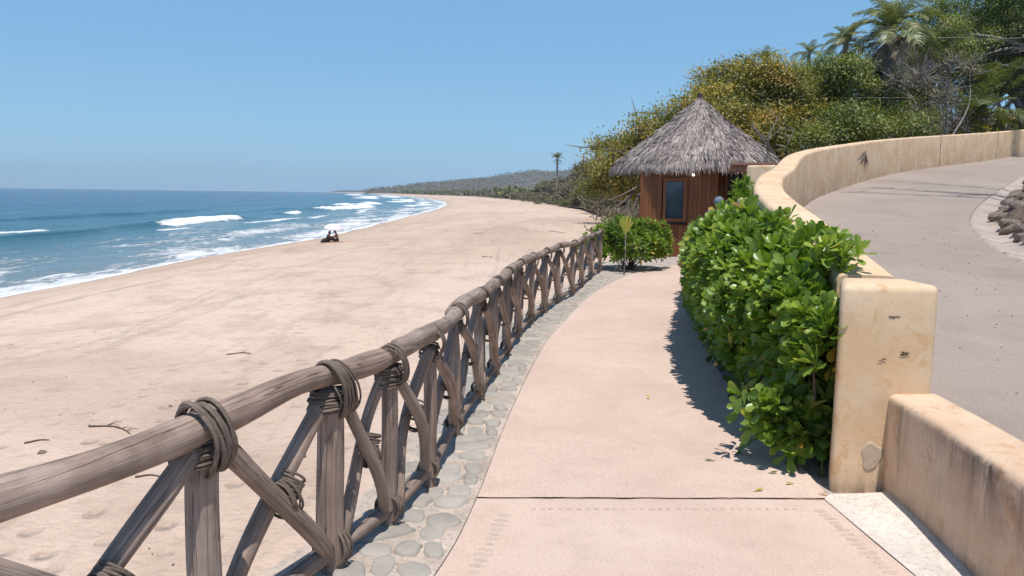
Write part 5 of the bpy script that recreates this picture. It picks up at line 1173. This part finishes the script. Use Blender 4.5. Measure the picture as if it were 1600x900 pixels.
garment('trousers', J2, ['pelvis', 'lhip', 'lkn', 'lan', 'rhip', 'rkn', 'ran'], [('pelvis', 'lhip'), ('lhip', 'lkn'), ('lkn', 'lan'), ('pelvis', 'rhip'), ('rhip', 'rkn'), ('rkn', 'ran')], .018, M['trousers'], p1, dict(lhip=.10, rhip=.10, lkn=.065, rkn=.065, lan=.05, ran=.05))
hair_cap(p1, J['head'], (0, 1, 0), M['hair'], .100)
cp = hair_cap(p1, Vector(J['head'])+Vector((0, 0, .03)), (0, 1, 0), M['cap'], .116, 'cap', .0, 1.0)
mb = MB(); k = 12; an = np.linspace(-1.1, 1.1, k); V = [(math.sin(a_)*.11, .05+math.cos(a_)*.09, 1.585+hz_) for a_ in an]+[(math.sin(a_)*.10, .05+math.cos(a_)*.20, 1.565+hz_) for a_ in an]
mb.add(V, [(j, j+1, k+j+1, k+j) for j in range(k-1)]).build('cap_brim', M['cap'], p1).modifiers.new('s', 'SOLIDIFY').thickness = .006
# the pair on the sand
def sand_at(x, y): return float(zsand(np.array(float(x)), np.array(float(y))))
def sand_px(px, py):
    z = -1.7
    for _ in range(6):
        r_ = _f+_r*((px-800)/FPX)-_u*((py-450)/FPX); t_ = (z-EYE)/r_.z; x, y = r_.x*t_, r_.y*t_; z = sand_at(x, y)
    return x, y, z
xa, ya, za = sand_px(513, 379); pb = at(526, 380, ya)
mb = MB(); n_, m_ = 14, 12; uu, vv = np.meshgrid(np.linspace(-1.0, 1.05, n_), np.linspace(-.55, .6, m_), indexing='ij')
X = xa+.35+uu; Yq = ya+vv; V, F = grid(X, Yq, zsand(X, Yq)+.02+.01*np.sin(X*9)*np.cos(Yq*7)); tw = mb.add(V, F[:, ::-1]).build('beach_towel', M['towel']); tag(tw, 'peach coloured beach towel under the seated pair', 'towel')
p2 = empty('person', (xa, ya, za)); p2.scale = (.92, .92, .92); tag(p2, 'dark haired person in black sitting hunched on the sand under the umbrella', 'person')
J = dict(pelvis=(-.10, 0, .13), chest=(.02, -.03, .48), neck=(.09, -.03, .64), head=(.14, -.05, .74), lsh=(.02, .17, .56), rsh=(.04, -.20, .55), lel=(.20, .24, .36), rel=(.22, -.24, .36), lwr=(.40, .16, .40), rwr=(.42, -.14, .40),
         lhip=(-.04, .10, .13), rhip=(-.04, -.10, .13), lkn=(.34, .13, .44), rkn=(.36, -.12, .46), lan=(.50, .12, .08), ran=(.52, -.12, .08), ltoe=(.64, .13, .05), rtoe=(.66, -.13, .05))
b_, J2, _ = figure(p2, J, M['skin'], (1, -.3, -.1))
garment('dress', J2, ['waist', 'pelvis', 'chest', 'lsh', 'rsh', 'lhip', 'rhip', 'lkn', 'rkn'], [('waist', 'pelvis'), ('waist', 'chest'), ('chest', 'lsh'), ('chest', 'rsh'), ('pelvis', 'lhip'), ('pelvis', 'rhip'), ('lhip', 'lkn'), ('rhip', 'rkn')], .03, M['black_cloth'], p2, dict(lsh=.07, rsh=.07, lhip=.11, rhip=.11, lkn=.07, rkn=.07, pelvis=.16))
hair_cap(p2, J['head'], (1, -.3, 0), M['hair'], .125, grow=1.25)
bg_ = empty('dress_cloth', (xa-.30, ya+.10, sand_at(xa-.30, ya+.10)+.02)); tag(bg_, 'slumped black bag standing in for the dress and legs of the left sitter', 'cloth')  # black lump added to stand in for the sitter's sloping dress and legs
bm = bmesh.new(); bmesh.ops.create_icosphere(bm, subdivisions=3, radius=1)
for v in bm.verts: v.co = Vector((v.co.x*.30*(1-.3*max(0, v.co.z)), v.co.y*.18, max(-.1, v.co.z)*.26+.03+.02*math.sin(v.co.x*7)))
me = bpy.data.meshes.new('cloth_body'); bm.to_mesh(me); bm.free(); me.materials.append(M['black_cloth']); link_mesh('cloth_body', me, bg_)
MB().tube([(-.12, 0, .24), (-.06, 0, .36), (.06, 0, .36), (.12, 0, .24)], .012, 6).build('cloth_loop', M['black_cloth'], bg_)
p3 = empty('person', (pb[0], ya+.02, sand_at(pb[0], ya))); p3.scale = (.90, .90, .88); tag(p3, 'shirtless tanned person in dark shorts sitting at the right under the umbrella edge', 'person')
J = dict(pelvis=(.10, 0, .13), chest=(.03, 0, .55), neck=(-.06, 0, .72), head=(-.13, 0, .83), lsh=(-.01, -.18, .63), rsh=(-.01, .18, .63), lel=(-.17, -.22, .38), rel=(-.17, .22, .38), lwr=(-.38, -.12, .34), rwr=(-.38, .12, .34),
         lhip=(.03, -.10, .13), rhip=(.03, .10, .13), lkn=(-.34, -.24, .24), rkn=(-.34, .24, .24), lan=(-.20, .02, .08), ran=(-.36, -.02, .07), ltoe=(-.28, .10, .05), rtoe=(-.42, -.12, .05))
b_, J2, _ = figure(p3, J, M['skin'], (-1, 0, -.1))
garment('shorts', J2, ['pelvis', 'lhip', 'lkn', 'rhip', 'rkn'], [('pelvis', 'lhip'), ('lhip', 'lkn'), ('pelvis', 'rhip'), ('rhip', 'rkn')], .02, M['black_cloth'], p3, dict(lhip=.10, rhip=.10, lkn=.06, rkn=.06))
hair_cap(p3, J['head'], (-1, 0, 0), M['hair'], .105)
# umbrella, its pole leaning
xu = (xa+pb[0])/2-.05; um = empty('beach_umbrella', (xu, ya+.35, sand_at(xu, ya+.35))); tag(um, 'white beach umbrella on a leaning pole by the waterline', 'umbrella')
um.rotation_euler = (R(6), R(5), 0); um.scale = (.9, .9, .95)
MB().tube([(0, 0, -.2), (0, 0, .6), (0, 0, 1.42)], .016, 8).build('pole', M['pole_metal'], um)
n_ = 8; mb = MB(); rs = np.linspace(0, 1, 9); thn = np.linspace(0, 2*np.pi, n_*6+1); sc_ = 1-.035*np.abs(np.sin(thn*n_/2)); sc_ = 1-.05*(np.abs(np.sin(thn*n_/2)))
Rr2 = .80*np.sin(rs*1.25)/np.sin(1.25); Zc = 1.40-.42*(1-np.cos(rs*1.35))/(1-np.cos(1.35))
V, F = grid(Rr2[:, None]*np.cos(thn)*sc_, Rr2[:, None]*np.sin(thn)*sc_, Zc[:, None]+.03*rs[:, None]**2*np.abs(np.sin(thn*n_/2))); cn = mb.add(V, F).build('canopy', M['canvas'], um); cn.modifiers.new('s', 'SOLIDIFY').thickness = .004
for k in range(n_):
    a_ = 2*math.pi*k/n_; MB().tube([(Rr2[j]*math.cos(a_), Rr2[j]*math.sin(a_), Zc[j]-.012) for j in range(0, 9, 2)], .005, 4).build('rib', M['pole_metal'], um)
MB().tube([(0, 0, 1.38), (0, 0, 1.47)], [.02, .008], 8).build('ferrule', M['pole_metal'], um)

# ------------------------------------------------------------------ driftwood, stones and debris on the sand
rg = random.Random(17)
stick = [(375, 553, .5, 'thin curved stick on the open sand above the middle of the rail'), (175, 671, .75, 'long forked dry twig on the sand left of the first lashing'), (205, 735, .22, 'small dark stick just under the near rail'), (232, 745, .26, 'pale crooked stick under the near rail beside the dark one'),
         (396, 742, .25, 'stick on the sand seen between the first two posts'), (762, 402, .6, 'dark driftwood stick on the far sand left of the rail'), 
         (865, 362, .9, 'dark driftwood piece on the sand before the hut'), (878, 364, .7, 'flat driftwood piece beside the dark one before the hut'), (748, 365, .8, 'dark driftwood lump on the pale middle beach'), (60, 690, .3, 'small twig at the lower left of the sand')]
for (px, py, L_, lab) in stick:
    x, y, z = sand_px(px, py); o = empty('driftwood_stick', (x, y, z)); tag(o, lab, 'stick'); a_ = rg.uniform(-.5, .5); P = []
    for u in np.linspace(-.5, .5, 7):
        xx = u*L_*math.cos(a_)-.12*L_*math.sin(u*4)*math.sin(a_); yy = u*L_*math.sin(a_)+.12*L_*math.cos(u*5); P.append((xx, yy, sand_at(x+xx, y+yy)-z+.012))
    MB().tube(P, np.linspace(.013, .006, 7)*(1+.6*(py < 450)), 6, 0, .12, int(px)).build('branch', M['twig'], o)
    if L_ > .3:
        for k in range(2 if L_ < .6 else 5):
            i = rg.randint(1, 5); q_ = np.array(P[i]); e = q_+np.array([rg.uniform(-.3, .3)*L_, rg.uniform(-.25, .25)*L_, .02]); MB().tube([q_, (q_+e)/2+np.array([0, 0, .02]), e], [.007, .005, .003], 5).build('side_twig', M['twig'], o)
RKc = [rock_mesh('beach_stone', M['cobble'], 31), rock_mesh('beach_stone', M['rock'], 32), rock_mesh('beach_stone', M['apron'], 33), rock_mesh('beach_stone', M['cobble'], 34)]
for (px, py, s_, k, lab) in [(597, 576, .20, 0, 'grey boulder on the sand just beyond the rail'), (603, 607, .11, 1, 'brown rounded stone on the sand below the grey boulder'), (275, 625, .030, 2, 'tiny white stone on the sand above the first lashing'), (266, 635, .035, 1, 'small brown stone beside the tiny white one'), (466, 712, .09, 3, 'grey stone at the foot of the retaining wall seen between the posts'), (66, 708, .05, 1, 'dark stone on the sand at the left'), (182, 462, .06, 2, 'white pebble on the smooth sand near the surf')]:
    x, y, z = sand_px(px, py); tag(link_mesh('beach_stone', RKc[k], None, (x, y, z+s_*.15), (.1, .2, px*.1), (s_*1.5, s_, s_*.7)), lab, 'stone')
# red rubble and grey stones spilled at the foot of the retaining wall
RR_ = [rock_mesh('rubble_stone', M['red_rock'], 41, 1), rock_mesh('rubble_stone', M['red_rock'], 42, 1)]
for k in range(120):
    y = 3.0+rg.gauss(0, .38) if k < 90 else rg.uniform(3, 9); x = np.interp(y, CLn[:, 1], CLn[:, 0])-.42-abs(rg.gauss(0, .22)); s_ = rg.uniform(.025, .07); tag(link_mesh('rubble_stone', RR_[k % 2], None, (x, y, sand_at(x, y)+s_*.4+.10*math.exp(-((y-3)/.5)**2)*rg.random()), (rg.uniform(0, 3), rg.uniform(0, 3), rg.uniform(0, 6)), (s_*1.2, s_, s_*.8)), 'small reddish rubble stone heaped at the foot of the retaining wall below the fence', 'stone', 'reddish rubble at the foot of the retaining wall')
# scattered leaf and wrack scraps on the beach: uncountable
mb = MB(); n = 1500; xs_ = rng.uniform(-14, -1.2, n); ys_ = np.exp(rng.uniform(math.log(2.5), math.log(40), n)); cl = fbm(xs_, ys_, .5, 3, 6) > .15; xs_ = xs_[cl]; ys_ = ys_[cl]; n = len(xs_)
ok = xs_ < np.interp(ys_, CLn[:, 1], CLn[:, 0])-.3; xs_ = xs_[ok]; ys_ = ys_[ok]; n = len(xs_)
place_many(mb, KV*np.array([1, .5, 1]), KF, np.column_stack([xs_, ys_, zsand(xs_, ys_)+.006]), frame_from(np.column_stack([rng.normal(0, 1, n), rng.normal(0, 1, n), rng.normal(0, .12, n)]), np.column_stack([rng.normal(0, .2, n), rng.normal(0, .2, n), np.ones(n)])), rng.uniform(.02, .07, n), rng.random(n)*.5)
tag(mb.build('beach_litter', M['brush']), 'tiny dry leaf and wrack scraps scattered over the sand', 'debris', kind='stuff')
# fallen leaves by the hedge and pebbles on the road
mb = MB(); V_, F_ = leaf_template(3, .08, .03, .1)
pts = [(1.33, 4.02, .96), (1.60, 4.15, .97), (1.40, 4.6, .3), (1.67, 4.0, .99), (1.25, 4.5, .2), (1.1, 5.9, .95), (2.1, 8.9, .99), (1.62, 5.1, .3), (1.5, 4.3, .1)]
place_many(mb, V_, F_, np.array([(x, y, .008) for x, y, _ in pts]), frame_from(rng.normal(0, 1, (len(pts), 3))*np.array([1, 1, .1]), np.tile([0, 0, 1.], (len(pts), 1))), rng.uniform(.6, 1, len(pts)), np.array([p_[2] for p_ in pts]))
tag(mb.build('fallen_leaves', M['hedge']), 'few fallen leaves on the path along the hedge', 'leaves', kind='stuff')
mb = MB()
for k in range(260):
    x, y = rg.uniform(2.5, 8), rg.uniform(3.5, 14); s_ = rg.uniform(.004, .012); mb.box((x, y, float(zroad(np.array(y)))+s_*.3), (s_*1.5, s_, s_), rg.uniform(0, 3))
tag(mb.build('road_grit', M['rock']), 'loose grit scattered on the road surface', 'grit', kind='stuff')

# ------------------------------------------------------------------ haze
if HAZE:
    mb = MB().box((0, 5000, 66), (90000, 18000, 148)); hz = mb.build('haze', [], smooth=False); tag(hz, kind='stuff')
    m = bpy.data.materials.new('haze'); m.use_nodes = True; t = m.node_tree; t.nodes.remove(t.nodes['Principled BSDF']); pv = N(t, 'ShaderNodeVolumePrincipled')
    pv.inputs['Color'].default_value = (.74, .88, 1, 1); pv.inputs['Density'].default_value = HAZE; pv.inputs['Anisotropy'].default_value = .2
    t.links.new(pv.outputs[0], t.nodes['Material Output'].inputs['Volume']); hz.data.materials.clear(); hz.data.materials.append(m)
